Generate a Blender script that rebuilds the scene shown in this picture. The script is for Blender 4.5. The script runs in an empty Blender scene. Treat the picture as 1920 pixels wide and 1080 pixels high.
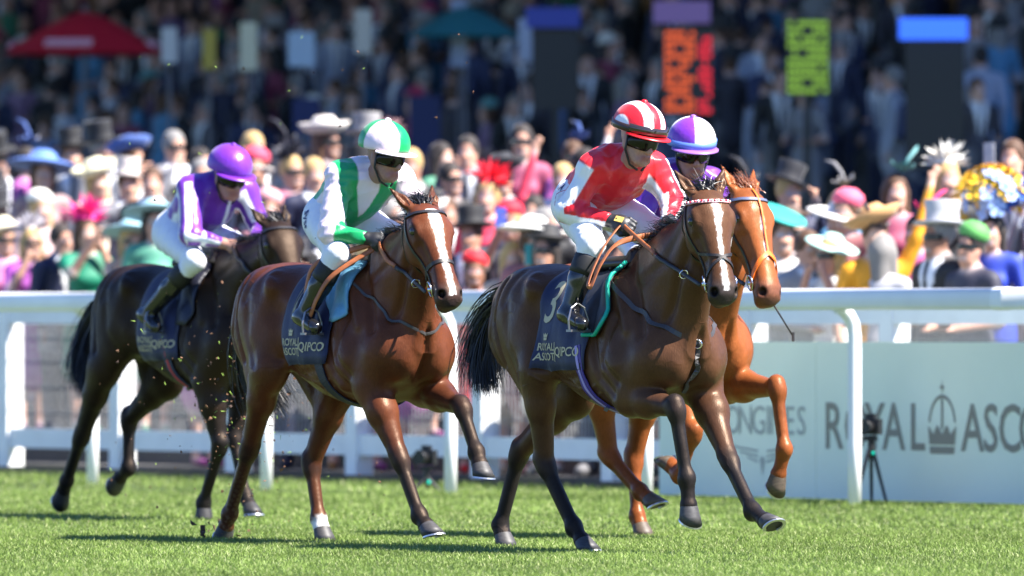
import bpy, bmesh, math, random
import numpy as np
from mathutils import Vector, Matrix
from mathutils.bvhtree import BVHTree

# ------------------------------------------------------------------ camera, sky, sun, exposure
SC = bpy.context.scene
COL = SC.collection
cam_d = bpy.data.cameras.new('camera'); cam = bpy.data.objects.new('camera', cam_d); COL.objects.link(cam)
cam.location = (0, 0, 1.175)
cam.rotation_euler = (math.radians(90) + math.atan(62 / 18650), 0, 0)
cam_d.sensor_width = 36; cam_d.lens = 18650 / 1920 * 36
cam_d.clip_start = 1; cam_d.clip_end = 3000
cam_d.dof.use_dof = True; cam_d.dof.focus_distance = 50.2; cam_d.dof.aperture_fstop = 3.4
SC.camera = cam
SUN = Vector((0.93, -0.37, math.tan(math.radians(51)))).normalized()
w = bpy.data.worlds.new('World'); SC.world = w; w.use_nodes = True
nt = w.node_tree; bg = nt.nodes['Background']
sky = nt.nodes.new('ShaderNodeTexSky'); sky.sky_type = 'NISHITA'; sky.sun_disc = False
sky.sun_elevation = math.asin(SUN.z); sky.sun_rotation = math.atan2(SUN.x, SUN.y)
sky.air_density = 1.0; sky.dust_density = 0.0; sky.ozone_density = 5.0
deep = nt.nodes.new('ShaderNodeVectorMath'); deep.operation = 'MULTIPLY'; deep.inputs[1].default_value = (.80, .93, 1.30)   # a deep clear midsummer blue
nt.links.new(sky.outputs[0], deep.inputs[0]); nt.links.new(deep.outputs[0], bg.inputs[0]); bg.inputs[1].default_value = 0.06
sun_d = bpy.data.lights.new('sun', 'SUN'); sun_d.energy = 5.0; sun_d.angle = math.radians(0.53); sun_d.color = (1, 0.95, 0.88)
sun = bpy.data.objects.new('sun', sun_d); COL.objects.link(sun); sun.rotation_euler = SUN.to_track_quat('Z', 'Y').to_euler()
sun.location = (20, 40, 40)
vs = SC.view_settings; vs.view_transform = 'Standard'; vs.look = 'None'; vs.exposure = 1.78; vs.gamma = 1; vs.use_curve_mapping = False
SC.cycles.use_denoising = True
SC.cycles.max_bounces = 5; SC.cycles.transparent_max_bounces = 6
SC.cycles.sample_clamp_indirect = 6
RNG = random.Random(7)

# ------------------------------------------------------------------ object helpers
def tag(o, label=None, cat=None, group=None, kind=None):
    if label: o['label'] = label
    if cat: o['category'] = cat
    if group: o['group'] = group
    if kind: o['kind'] = kind
    return o
def empty(name, loc=(0, 0, 0), rz=0):
    o = bpy.data.objects.new(name, None); COL.objects.link(o); o.location = loc; o.rotation_euler = (0, 0, rz); o.empty_display_size = .1
    return o
def link(name, me, mat=None, parent=None):
    o = bpy.data.objects.new(name, me); COL.objects.link(o)
    if mat is not None and not me.materials: me.materials.append(mat)
    if parent is not None: o.parent = parent
    return o
def npmesh(name, V, Q, cols=None, smooth=True):
    V = np.asarray(V, np.float32); Q = np.asarray(Q, np.int32); k = Q.shape[1]
    me = bpy.data.meshes.new(name)
    me.vertices.add(len(V)); me.vertices.foreach_set('co', V.ravel())
    me.loops.add(Q.size); me.loops.foreach_set('vertex_index', Q.ravel())
    me.polygons.add(len(Q)); me.polygons.foreach_set('loop_start', np.arange(0, Q.size, k, dtype=np.int32))
    me.polygons.foreach_set('loop_total', np.full(len(Q), k, np.int32))
    if smooth: me.polygons.foreach_set('use_smooth', np.ones(len(Q), bool))
    if cols is not None:
        at = me.attributes.new('col', 'FLOAT_COLOR', 'POINT')
        c4 = np.ones((len(V), 4), np.float32); c4[:, :3] = cols; at.data.foreach_set('color', c4.ravel())
    me.update(calc_edges=True); me.validate()
    return me
class MB:
    """collects boxes, tubes and strips, then becomes one mesh"""
    def __init__(s): s.v = []; s.f = []
    def add(s, V, Fc):
        b = len(s.v); s.v += [tuple(p) for p in V]; s.f += [tuple(b + i for i in q) for q in Fc]
    def box(s, c, size, ax=None, bev=0):
        X, Y, Z = ax or (Vector((1, 0, 0)), Vector((0, 1, 0)), Vector((0, 0, 1)))
        c = Vector(c); h = [q / 2 for q in size]; V = []
        for k in (-1, 1):
            for (i, j) in ((-1, -1), (1, -1), (1, 1), (-1, 1)): V.append(c + X * h[0] * i + Y * h[1] * j + Z * h[2] * k)
        s.add(V, [(0, 3, 2, 1), (4, 5, 6, 7), (0, 1, 5, 4), (1, 2, 6, 5), (2, 3, 7, 6), (3, 0, 4, 7)])
    def tube(s, pts, rad, n=8, cap=True, flat=1.0, up=None):
        pts = [Vector(p) for p in pts]; rs = rad if isinstance(rad, (list, tuple)) else [rad] * len(pts)
        V = []; Fc = []; prev = None
        for i, p in enumerate(pts):
            t = (pts[min(i + 1, len(pts) - 1)] - pts[max(i - 1, 0)])
            t = t.normalized() if t.length > 1e-9 else Vector((0, 0, 1))
            u = up if up is not None else (prev if prev is not None else (Vector((0, 0, 1)) if abs(t.z) < .9 else Vector((1, 0, 0))))
            a = (u - t * u.dot(t)); a = a.normalized() if a.length > 1e-6 else t.orthogonal().normalized()
            b = t.cross(a); prev = a
            for k in range(n):
                q = 2 * math.pi * k / n; V.append(p + (a * math.cos(q) * flat + b * math.sin(q)) * rs[i])
        for i in range(len(pts) - 1):
            for k in range(n): Fc.append((i * n + k, i * n + (k + 1) % n, (i + 1) * n + (k + 1) % n, (i + 1) * n + k))
        if cap: Fc.append(tuple(range(n))[::-1]); Fc.append(tuple((len(pts) - 1) * n + k for k in range(n)))
        s.add(V, Fc)
    def lathe(s, prof, c, axis=None, n=20, sx=1.0, sy=1.0, closed=False):
        c = Vector(c); Z = (axis or Vector((0, 0, 1))).normalized(); X = Z.orthogonal().normalized() if abs(Z.z) < .999 else Vector((1, 0, 0)); Y = Z.cross(X)
        V = []; Fc = []
        for r, z in prof:
            for k in range(n):
                q = 2 * math.pi * k / n; V.append(c + X * r * sx * math.cos(q) + Y * r * sy * math.sin(q) + Z * z)
        for i in range(len(prof) - 1):
            for k in range(n): Fc.append((i * n + k, i * n + (k + 1) % n, (i + 1) * n + (k + 1) % n, (i + 1) * n + k))
        s.add(V, Fc)
    def mesh(s, name, smooth=False):
        me = bpy.data.meshes.new(name); me.from_pydata(s.v, [], s.f)
        if smooth: me.polygons.foreach_set('use_smooth', [True] * len(me.polygons))
        me.update(); return me
    def build(s, name, mat, parent=None, smooth=False): return link(name, s.mesh(name, smooth), mat, parent)

# ------------------------------------------------------------------ materials
MATS = {}
def mat(name, color=(.5, .5, .5), rough=.6, metal=0., attr=False, obj=False, noise=None, bump=None, spec=.5, sheen=0., coat=0., emit=None, alpha=None, coords='Object', trans=0.):
    """noise=(scale, amount, [stretch]) varies the colour; bump=(scale, strength, distance)"""
    if name in MATS: return MATS[name]
    m = bpy.data.materials.new(name); m.use_nodes = True; nt = m.node_tree; N = nt.nodes; L = nt.links
    b = N['Principled BSDF']; b.inputs['Roughness'].default_value = rough; b.inputs['Metallic'].default_value = metal
    b.inputs['Specular IOR Level'].default_value = spec
    if sheen: b.inputs['Sheen Weight'].default_value = sheen; b.inputs['Sheen Roughness'].default_value = .4
    if coat: b.inputs['Coat Weight'].default_value = coat; b.inputs['Coat Roughness'].default_value = .15
    if trans: b.inputs['Transmission Weight'].default_value = trans
    b.inputs['Base Color'].default_value = (*color, 1)
    src = None
    if attr: a = N.new('ShaderNodeAttribute'); a.attribute_name = 'col'; src = a.outputs['Color']
    if obj: a = N.new('ShaderNodeObjectInfo'); src = a.outputs['Color']
    tc = N.new('ShaderNodeTexCoord')
    def mapped(st):
        mp = N.new('ShaderNodeMapping'); mp.inputs['Scale'].default_value = st; L.new(tc.outputs[coords], mp.inputs[0]); return mp.outputs[0]
    if noise:
        nz = N.new('ShaderNodeTexNoise'); nz.inputs['Scale'].default_value = noise[0]; nz.inputs['Detail'].default_value = 5
        L.new(mapped(noise[2] if len(noise) > 2 else (1, 1, 1)), nz.inputs['Vector'])
        mr = N.new('ShaderNodeMapRange'); mr.inputs[1].default_value = .3; mr.inputs[2].default_value = .7
        mr.inputs[3].default_value = 1 - noise[1]; mr.inputs[4].default_value = 1 + noise[1] * .6; L.new(nz.outputs[0], mr.inputs[0])
        mx = N.new('ShaderNodeVectorMath'); mx.operation = 'SCALE'
        if src is not None: L.new(src, mx.inputs[0])
        else: mx.inputs[0].default_value = color
        L.new(mr.outputs[0], mx.inputs['Scale']); src = mx.outputs[0]
    if src is not None: L.new(src, b.inputs['Base Color'])
    if bump:
        nz = N.new('ShaderNodeTexNoise'); nz.inputs['Scale'].default_value = bump[0]; nz.inputs['Detail'].default_value = 3
        L.new(mapped(bump[3] if len(bump) > 3 else (1, 1, 1)), nz.inputs['Vector'])
        bp = N.new('ShaderNodeBump'); bp.inputs['Strength'].default_value = bump[1]; bp.inputs['Distance'].default_value = bump[2]
        L.new(nz.outputs[0], bp.inputs['Height']); L.new(bp.outputs[0], b.inputs['Normal'])
    if emit: b.inputs['Emission Color'].default_value = (*emit[0], 1); b.inputs['Emission Strength'].default_value = emit[1]
    m.diffuse_color = (*color, 1); MATS[name] = m
    return m

# ------------------------------------------------------------------ implicit surfaces (smooth unions of limbs, polygonised with surface nets)
def cat_rom(t, v, n=96):
    t = np.asarray(t, float); v = np.asarray(v, float); q = np.linspace(t[0], t[-1], n)
    m = np.gradient(v, t); i = np.clip(np.searchsorted(t, q) - 1, 0, len(t) - 2); h = t[i + 1] - t[i]; u = (q - t[i]) / h
    return q, (2*u**3-3*u**2+1)*v[i] + (u**3-2*u**2+u)*h*m[i] + (-2*u**3+3*u**2)*v[i+1] + (u**3-u**2)*h*m[i+1]
class SDF:
    def __init__(s): s.p = []
    def put(s, fn, lo, hi, k, col, op): s.p.append((fn, np.array(lo, float), np.array(hi, float), k, None if col is None else np.array(col, float), op))
    def cone(s, a, b, ra, rb, k=.03, col=None, flat=None, op='u'):
        a = np.array(a, float); b = np.array(b, float); ab = b - a; L2 = max(float(ab @ ab), 1e-9)
        if flat: n = np.array(flat[0], float); n = n / np.linalg.norm(n); f = flat[1] - 1
        def fn(x, y, z):
            px = x - a[0]; py = y - a[1]; pz = z - a[2]
            t = np.clip((px*ab[0] + py*ab[1] + pz*ab[2]) / L2, 0, 1)
            px = px - t*ab[0]; py = py - t*ab[1]; pz = pz - t*ab[2]
            if flat:
                q = (px*n[0] + py*n[1] + pz*n[2]) * f; px = px + q*n[0]; py = py + q*n[1]; pz = pz + q*n[2]
            return np.sqrt(px*px + py*py + pz*pz) - (ra + (rb - ra)*t)
        r = max(ra, rb) * (1 if not flat or flat[1] > 1 else 1 / flat[1])
        s.put(fn, np.minimum(a, b) - r, np.maximum(a, b) + r, k, col, op)
    def ell(s, c, r, ax=None, k=.03, col=None, op='u'):
        c = np.array(c, float); r = np.array(r, float); A = np.eye(3) if ax is None else np.array([list(v) for v in ax], float); m = float(r.min())
        def fn(x, y, z):
            px = x - c[0]; py = y - c[1]; pz = z - c[2]
            e = [(px*A[i, 0] + py*A[i, 1] + pz*A[i, 2]) / r[i] for i in range(3)]
            k0 = np.sqrt(e[0]**2 + e[1]**2 + e[2]**2); g = np.sqrt((e[0]/r[0])**2 + (e[1]/r[1])**2 + (e[2]/r[2])**2)
            return k0 * (k0 - 1) / np.maximum(g, 1e-6)
        R = np.abs(A.T) @ r
        s.put(fn, c - R, c + R, k, col, op)
    def sweep(s, o, ax, secs, k=.04, col=None, p=2.2, top=None, op='u'):
        """secs rows: t, centre, half depth, half width (t along ax[0], depth along ax[1], width along ax[2]); top: (t, amount) narrows the upper half"""
        o = np.array(o, float); A = np.array([list(v) for v in ax], float); S = np.array(secs, float)
        q, c = cat_rom(S[:, 0], S[:, 1]); hd = cat_rom(S[:, 0], S[:, 2])[1]; hw = cat_rom(S[:, 0], S[:, 3])[1]
        tp = cat_rom(S[:, 0], np.interp(S[:, 0], *top))[1] if top else None
        def fn(x, y, z):
            px = x - o[0]; py = y - o[1]; pz = z - o[2]
            t = px*A[0, 0] + py*A[0, 1] + pz*A[0, 2]; d = px*A[1, 0] + py*A[1, 1] + pz*A[1, 2]; w_ = px*A[2, 0] + py*A[2, 1] + pz*A[2, 2]
            tc = np.clip(t, q[0], q[-1]); C = np.interp(tc, q, c); D = np.interp(tc, q, hd); W = np.interp(tc, q, hw)
            e = (d - C) / D
            if tp is not None: W = W * (1 - np.interp(tc, q, tp) * np.clip(e, -1, 1))
            r = (np.abs(w_ / W)**p + np.abs(e)**p)**(1 / p)
            return np.maximum((r - 1) * np.minimum(D, W) * .9, np.maximum(t - q[-1], q[0] - t))
        R = np.abs(hd).max() + np.abs(c).max(); Wm = np.abs(hw).max() * (1.5 if top else 1)
        P = [o + A[0]*t + A[1]*d + A[2]*w_ for t in (q[0], q[-1]) for d in (-R, R) for w_ in (-Wm, Wm)]
        s.put(fn, np.min(P, 0), np.max(P, 0), k, col, op)
    def field(s, x, y, z, hsub=None):
        D = np.full(np.broadcast(x, y, z).shape, 9.0, np.float32)
        for fn, lo, hi, k, col, op in s.p:
            d = fn(x, y, z); D = s.comb(D, d, k, op)
        return D
    @staticmethod
    def comb(D, d, k, op):
        if op == 'u': h = np.maximum(k - np.abs(D - d), 0) / k; return np.minimum(D, d) - h*h*k*.25
        h = np.maximum(k - np.abs(D + d), 0) / k; return np.maximum(D, -d) + h*h*k*.25
    def mesh(s, h, warp=None):
        lo = np.min([p[1] for p in s.p if p[5] == 'u'], 0) - 3*h; hi = np.max([p[2] for p in s.p if p[5] == 'u'], 0) + 3*h
        n = np.ceil((hi - lo) / h).astype(int) + 1
        ax = [(lo[i] + h*np.arange(n[i])).astype(np.float32) for i in range(3)]
        D = np.full(n, 1.0, np.float32)
        for fn, a, b, k, col, op in s.p:
            m = k + 2*h
            i0 = np.maximum(np.floor((a - m - lo) / h).astype(int), 0); i1 = np.minimum(np.ceil((b + m - lo) / h).astype(int) + 1, n)
            if (i1 <= i0).any(): continue
            sl = tuple(slice(i0[i], i1[i]) for i in range(3))
            d = fn(ax[0][sl[0]][:, None, None], ax[1][sl[1]][None, :, None], ax[2][sl[2]][None, None, :])
            D[sl] = s.comb(D[sl], d.astype(np.float32), k, op)
        if warp is not None: D = D + warp(ax[0][:, None, None], ax[1][None, :, None], ax[2][None, None, :]).astype(np.float32)
        I = D < 0
        c = I[:-1, :-1, :-1].astype(np.int8)
        for dx in (0, 1):
            for dy in (0, 1):
                for dz in (0, 1):
                    if dx + dy + dz: c = c + I[dx:n[0]-1+dx, dy:n[1]-1+dy, dz:n[2]-1+dz]
        act = (c > 0) & (c < 8); idx = np.argwhere(act); vid = np.full(act.shape, -1, np.int32); vid[act] = np.arange(len(idx))
        acc = np.zeros((len(idx), 3)); cnt = np.zeros(len(idx))
        cor = [(a_, b_, c_) for a_ in (0, 1) for b_ in (0, 1) for c_ in (0, 1)]
        for a_ in cor:
            for k_ in range(3):
                if a_[k_]: continue
                b_ = list(a_); b_[k_] = 1
                da = D[idx[:, 0]+a_[0], idx[:, 1]+a_[1], idx[:, 2]+a_[2]]; db = D[idx[:, 0]+b_[0], idx[:, 1]+b_[1], idx[:, 2]+b_[2]]
                m = (da < 0) != (db < 0); t = np.where(m, da / np.where(m, da - db, 1), 0)
                p = np.zeros((len(idx), 3)); p += a_; p[:, k_] += t
                acc[m] += p[m]; cnt[m] += 1
        V = lo + (idx + acc / cnt[:, None]) * h
        Q = []
        for k_ in range(3):
            sl0 = [slice(None)]*3; sl1 = [slice(None)]*3; sl0[k_] = slice(0, -1); sl1[k_] = slice(1, None)
            e = I[tuple(sl0)] != I[tuple(sl1)]; ii = np.argwhere(e); u, v = (k_ + 1) % 3, (k_ + 2) % 3
            ok = (ii[:, u] > 0) & (ii[:, v] > 0) & (ii[:, u] < n[u]-1) & (ii[:, v] < n[v]-1); ii = ii[ok]
            def cell(du, dv):
                j = ii.copy(); j[:, u] -= du; j[:, v] -= dv; return vid[j[:, 0], j[:, 1], j[:, 2]]
            q = np.stack([cell(0, 0), cell(1, 0), cell(1, 1), cell(0, 1)], 1)
            ins = I[ii[:, 0], ii[:, 1], ii[:, 2]]
            q[~ins] = q[~ins][:, ::-1]
            Q.append(q)
        Q = np.concatenate(Q)
        # one light relaxation pass
        for lam in (.5, -.35):
            sm = np.zeros_like(V)
            ia = Q.ravel(); ib = np.roll(Q, -1, 1).ravel(); cn = np.bincount(ia, minlength=len(V))
            for k_ in range(3): sm[:, k_] = np.bincount(ia, V[ib, k_], minlength=len(V))
            V = V + lam * (sm / np.maximum(cn, 1)[:, None] - V)
        return V, Q
    def colors(s, V, default, sig=.02):
        W = np.zeros(len(V)); C = np.zeros((len(V), 3))
        for fn, lo, hi, k, col, op in s.p:
            if op != 'u': continue
            d = fn(V[:, 0], V[:, 1], V[:, 2]); w_ = np.exp(-np.clip(d, -.02, 2) / sig); W += w_
            C += w_[:, None] * (np.array(default) if col is None else col)
        return C / np.maximum(W, 1e-12)[:, None]
def lerp(a, b, t): return np.asarray(a, float) + (np.asarray(b, float) - np.asarray(a, float)) * t
def unit(v): v = np.asarray(v, float); return v / max(np.linalg.norm(v), 1e-9)
def sstep(a, b, x): t = np.clip((x - a) / (b - a), 0, 1); return t*t*(3 - 2*t)
# ------------------------------------------------------------------ horses
LX, LY, LZ = np.eye(3)
def fix_orient(V, Q):
    a, b, c = V[Q[:, 0]], V[Q[:, 1]], V[Q[:, 2]]
    if np.einsum('ij,ij->i', a, np.cross(b, c)).sum() < 0: Q = Q[:, ::-1].copy()
    return Q
def horse_sdf(J, S):
    """J: joints in the horse's own frame (x forward, y left, z up); S: coat colours"""
    s = SDF(); body = S['coat']; dark = S['points']; dz = J.get('dz', 0.)
    def z(v): return v + dz
    secs = [(-.80, 1.24, .08, .07), (-.74, 1.21, .20, .17), (-.62, 1.205, .275, .235), (-.46, 1.215, .285, .255), (-.3, 1.20, .285, .255), (-.15, 1.16, .30, .262),
            (0, 1.125, .325, .275), (.15, 1.105, .350, .28), (.3, 1.11, .375, .27), (.45, 1.13, .385, .245), (.6, 1.13, .345, .225), (.72, 1.11, .27, .2), (.81, 1.09, .17, .15), (.87, 1.08, .07, .07)]
    secs = [(a, z(b), c, d) for a, b, c, d in secs]
    s.sweep((0, 0, 0), (LX, LZ, LY), secs, k=.06, p=2.15, top=([-.8, -.4, 0, .25, .45, .6, .87], [.22, .22, .12, .25, .55, .45, .1]))
    J['back_of_poll'] = tuple(head_frame(J)[0] + head_frame(J)[1]*.09 - head_frame(J)[2]*.10); poll = np.array(J['poll'])
    for sg in (-1, 1):
        hip = np.array((-.47, sg*.15, z(1.22)))
        s.ell((-.47, sg*.135, z(1.30)), (.27, .125, .17), k=.07)                         # croup
        s.ell((-.70, sg*.105, z(1.16)), (.11, .10, .20), k=.07)                          # buttock
        # shoulder blade and upper arm
        s.cone((.36, sg*.125, z(1.36)), (.70, sg*.155, z(1.06)), .085, .105, k=.07, flat=(LY, 1.25))
        s.ell((.76, sg*.095, z(1.00)), (.105, .095, .135), k=.035)                       # pectoral
        s.ell((.70, sg*.185, z(1.08)), (.075, .045, .10), k=.04)                         # point of shoulder
        s.ell((.46, sg*.20, z(1.02)), (.15, .075, .17), k=.05)                           # triceps
        s.cone((.40, sg*.21, z(1.20)), (.52, sg*.235, z(.98)), .05, .05, k=.03)
        s.cone((.30, sg*.235, z(1.02)), (.44, sg*.225, z(.86)), .035, .04, k=.03)
        s.cone((-.30, sg*.215, z(1.36)), (-.40, sg*.235, z(1.1)), .04, .05, k=.05)
        fl = J['rf' if sg < 0 else 'lf']; e, kn, ft, tip = [np.array(q) for q in fl]
        pt = np.array((.68, sg*.16, z(1.0)))
        s.cone(pt, e, .12, .105, k=.06, flat=(LY, 1.15))
        s.cone((.5, sg*.19, z(.98)), e, .13, .09, k=.06, flat=(LY, 1.3))
        ax = unit(kn - e); back = unit(np.cross(LY, ax)); 
        if back[0] > 0 and abs(ax[2]) > .3: back = -back
        elif abs(ax[2]) <= .3: back = -abs(back) if False else (back if back[2] < 0 else -back)
        m1 = lerp(e, kn, .35)
        s.cone(e, m1, .098, .084, k=.035); s.cone(m1, kn, .08, .040, k=.025, col=lerp(body, dark, S.get('knee', .5)))
        s.ell(lerp(e, kn, .28) + np.array((.03, sg*.025, 0)), (.055, .05, .10), ax=(np.cross(LY, ax), LY, ax), k=.03)
        s.ell(lerp(e, kn, .3) + back*.045, (.05, .045, .11), ax=(back, LY, ax), k=.03)
        lower_leg(s, kn, ft, tip, .049, .034, dark, S, False)
        hl = J['rh' if sg < 0 else 'lh']; st, hk, ft, tip = [np.array(q) for q in hl]
        s.cone(hip, st, .20, .125, k=.07, flat=(LY, 1.5))
        s.cone((-.66, sg*.12, z(1.14)), lerp(st, hk, .35), .13, .075, k=.06, flat=(LY, 1.25))
        s.cone((-.34, sg*.17, z(1.12)), st, .14, .1, k=.07, flat=(LY, 1.5))
        s.ell(st + np.array((.02, 0, .02)), (.075, .06, .09), k=.05)
        ax = unit(hk - st); bk = unit(np.cross(ax, LY)); bk = bk if bk[0] < 0 else -bk
        m1 = lerp(st, hk, .4)
        s.cone(st, m1, .1, .078, k=.05, flat=(LY, 1.2)); s.cone(m1, hk, .074, .05, k=.04, flat=(LY, 1.15), col=lerp(body, dark, S.get('hock', .3)))
        ph = hk + bk*.045 - ax*.02                                                        # point of hock and tendon
        s.cone(lerp(st, hk, .45) + bk*.05, ph, .038, .022, k=.02, col=lerp(body, dark, S.get('hock', .3)))
        s.cone(ph, hk + unit(ft - hk)*.06 + bk*.02, .025, .024, k=.02, col=lerp(body, dark, .7))
        lower_leg(s, hk, ft, tip, .052, .037, dark, S, True)
    # neck
    pm = lerp((.62, 0, z(1.3)), poll, .55) + np.array((0, 0, .0)); pb = np.array(J['back_of_poll'])
    s.cone((.50, 0, z(1.24)), lerp((.55, 0, z(1.28)), pb, .45), .26, .19, k=.08, flat=(LY, 1.55))
    s.cone(lerp((.55, 0, z(1.28)), pb, .45), pb, .185, .115, k=.06, flat=(LY, 1.75))
    s.cone((.70, 0, z(1.10)), lerp((.74, 0, z(1.1)), pb, .5), .15, .12, k=.07, flat=(LY, 1.35))
    s.cone((.34, 0, z(1.45)), lerp((.34, 0, z(1.45)), pb, .5), .07, .09, k=.09, flat=(LY, 1.6))
    # head
    o, A, F_, Sd, L = head_frame(J)
    H = lambda t, c, w_: o + A*(t*L) + F_*c*1.1 + Sd*w_*1.16
    ks = [(-.03, -.055, .06, .055), (.08, -.06, .10, .088), (.2, -.07, .122, .102), (.3, -.077, .125, .1), (.42, -.07, .11, .08), (.55, -.052, .085, .064), (.7, -.04, .068, .054), (.83, -.036, .064, .060), (.92, -.037, .061, .065), (.99, -.045, .048, .054), (1.02, -.05, .022, .028)]
    s.sweep(o, (A, F_, Sd), [(t*L, c*1.08, d*1.12, w_*1.16) for t, c, d, w_ in ks], k=.045, p=2.3, top=([-.05*L, .2*L, .4*L, .7*L, 1.01*L], [-.05, -.12, -.18, -.12, -.05]))
    muzc = S['muzzle']
    for sg in (-1, 1):
        s.ell(H(.34, -.10, sg*.058), (.085, .075, .04), ax=(A, F_, Sd), k=.03)             # cheek
        s.ell(H(.245, .002, sg*.082), (.048, .028, .026), ax=(A, F_, Sd), k=.02)           # brow
        s.cone(H(.36, -.03, sg*.078), H(.58, -.03, sg*.05), .017, .012, k=.025)            # facial crest
        s.ell(H(.90, -.012, sg*.036), (.036, .026, .024), ax=(A, F_, Sd), k=.02, col=muzc)   # nostril wing
        eb = H(-.01, -.035, sg*.052); d = J['ear_r' if sg < 0 else 'ear_l']
        ed = unit(-A*d[0] + F_*d[1] + Sd*sg*d[2]); nr = unit(np.cross(ed, Sd) + Sd*sg*.5)
        em = eb + ed*.07; et = eb + ed*.165
        s.cone(eb, em, .032, .034, k=.02, flat=(nr, 1.25)); s.cone(em, et, .033, .006, k=.012, flat=(nr, 1.3), col=lerp(body, dark, .4))
    s.ell(H(.95, -.095, 0), (.036, .024, .036), ax=(A, F_, Sd), k=.025, col=muzc)           # lower lip
    s.ell(H(.955, -.03, 0), (.045, .04, .05), ax=(A, F_, Sd), k=.02, col=muzc)
    s.cone(H(.5, -.115, 0), H(.9, -.095, 0), .035, .026, k=.03)
    for sg in (-1, 1):
        s.ell(H(.93, -.004, sg*.047), (.024, .017, .017), ax=(unit(A + Sd*sg*.25), F_, unit(Sd - A*sg*.25)), k=.012, op='c')
        s.ell(H(.265, -.008, sg*.112), (.026, .017, .016), ax=(A, F_, Sd), k=.012, op='c')
        s.cone(H(.82, -.078, sg*.056), H(.98, -.074, sg*.05), .006, .006, k=.008, op='c')
        eb = H(-.01, -.035, sg*.052); d = J['ear_r' if sg < 0 else 'ear_l']
        ed = unit(-A*d[0] + F_*d[1] + Sd*sg*d[2]); fw = unit(F_ + Sd*sg*.45 - ed*np.dot(F_ + Sd*sg*.45, ed))
        s.cone(eb + ed*.05 + fw*.030, eb + ed*.13 + fw*.016, .02, .008, k=.012, op='c')
        s.cone(H(.42, -.015, sg*.088), H(.62, -.02, sg*.066), .016, .012, k=.03, op='c')
    return s
def head_frame(J):
    o = np.array(J['poll']); A = unit(np.array(J['muz']) - o); yw = math.radians(J.get('head_yaw', 0))
    l = np.array((-math.sin(yw), math.cos(yw), J.get('head_roll', 0.)))
    Sd = unit(l - A*np.dot(A, l)); F_ = np.cross(A, Sd)
    return o, A, F_, Sd, float(np.linalg.norm(np.array(J['muz']) - o))
def lower_leg(s, kn, ft, tip, rk, rc, dark, S, hind):
    ax = unit(ft - kn); back = unit(np.array((ax[2], 0, -ax[0])))
    if abs(ax[2]) > .2: back = back if back[0] < 0 else -back
    lo = S.get('lower_hind', dark) if hind else dark
    s.cone(kn - ax*.03, kn + ax*.03, rk, rk*.92, k=.028, col=dark, flat=(back, 1.08))              # knee or hock box
    s.ell(kn - back*.022 + ax*.008, (.042, .040, .026), ax=(ax, LY, back), k=.012, col=dark)
    s.ell(kn + back*.03 - ax*.005, (.035, .026, .022), ax=(ax, LY, back), k=.012, col=dark)
    s.cone(kn + ax*.02, ft - ax*.015, rc*1.0, rc*.90, k=.03, col=lo)                               # cannon bone
    s.cone(kn + ax*.045 + back*.030, ft - ax*.02 + back*.028, rc*.60, rc*.56, k=.012, col=lo)       # tendons
    s.ell(ft - ax*.004, (.050, .041, .040), ax=(ax, LY, back), k=.028, col=lo)
    s.ell(ft + back*.030 + ax*.006, (.030, .030, .022), ax=(ax, LY, back), k=.022, col=lo)
    a2 = unit(tip - ft); end = tip - a2*.072
    s.cone(ft, end, .037, .036, k=.025, col=lo)
    s.cone(end - a2*.006, end + a2*.012, .045, .042, k=.010, col=lo)
def hoof_mesh(ft, tip, col_shoe=True):
    """truncated slanted hoof wall with a shoe; returns two meshes builders"""
    a = unit(np.array(tip) - np.array(ft)); n = np.array((-a[2], 0, a[0])); n = unit(n); sd = np.cross(n, a)
    c0 = np.array(tip) - a*.08; hoof = MB(); shoe = MB(); N = 20
    sn = unit(a*math.cos(math.radians(34)) - n*math.sin(math.radians(34))); fw = unit(np.cross(sd, sn)); fw = fw if np.dot(fw, n) > 0 else -fw
    base = np.array(tip) + n*.008
    rings = []
    for q, (rx, ry) in ((0., (.046, .043)), (.12, (.05, .046)), (.55, (.058, .053)), (1., (.066, .06))):
        r = []
        for k in range(N):
            t = 2*math.pi*k/N; x = math.cos(t); y = math.sin(t); hx = rx*(x if x > 0 else x*.85)
            top = c0 + n*hx*.9 + sd*ry*y; bot = base + fw*hx + sd*ry*y
            r.append(Vector(lerp(top, bot, q)))
        rings.append(r)
    V = [p for r in rings for p in r]; V.append(Vector(base - sn*.008)); Fc = []
    for i in range(len(rings) - 1):
        for k in range(N): Fc.append((i*N+k, i*N+(k+1) % N, (i+1)*N+(k+1) % N, (i+1)*N+k))
    for k in range(N): Fc.append(((len(rings)-1)*N+k, (len(rings)-1)*N+(k+1) % N, len(V)-1))
    hoof.add(V, Fc)
    V = []; Fc = []; M = 17
    for k in range(M):
        t = math.radians(-140 + 280*k/(M-1)); x = math.cos(t); y = math.sin(t); hx = x if x > 0 else x*.85
        for rr, dz in ((1.0, .001), (1.03, .009), (.74, .009), (.72, .001)): V.append(Vector(base + fw*.066*hx*rr + sd*.06*y*rr + sn*dz))
    for k in range(M-1):
        for j in range(4): Fc.append((k*4+j, k*4+(j+1) % 4, (k+1)*4+(j+1) % 4, (k+1)*4+j))
    Fc += [(0, 1, 2, 3), tuple((M-1)*4+j for j in (3, 2, 1, 0))]
    shoe.add(V, Fc)
    return hoof, shoe
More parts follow.
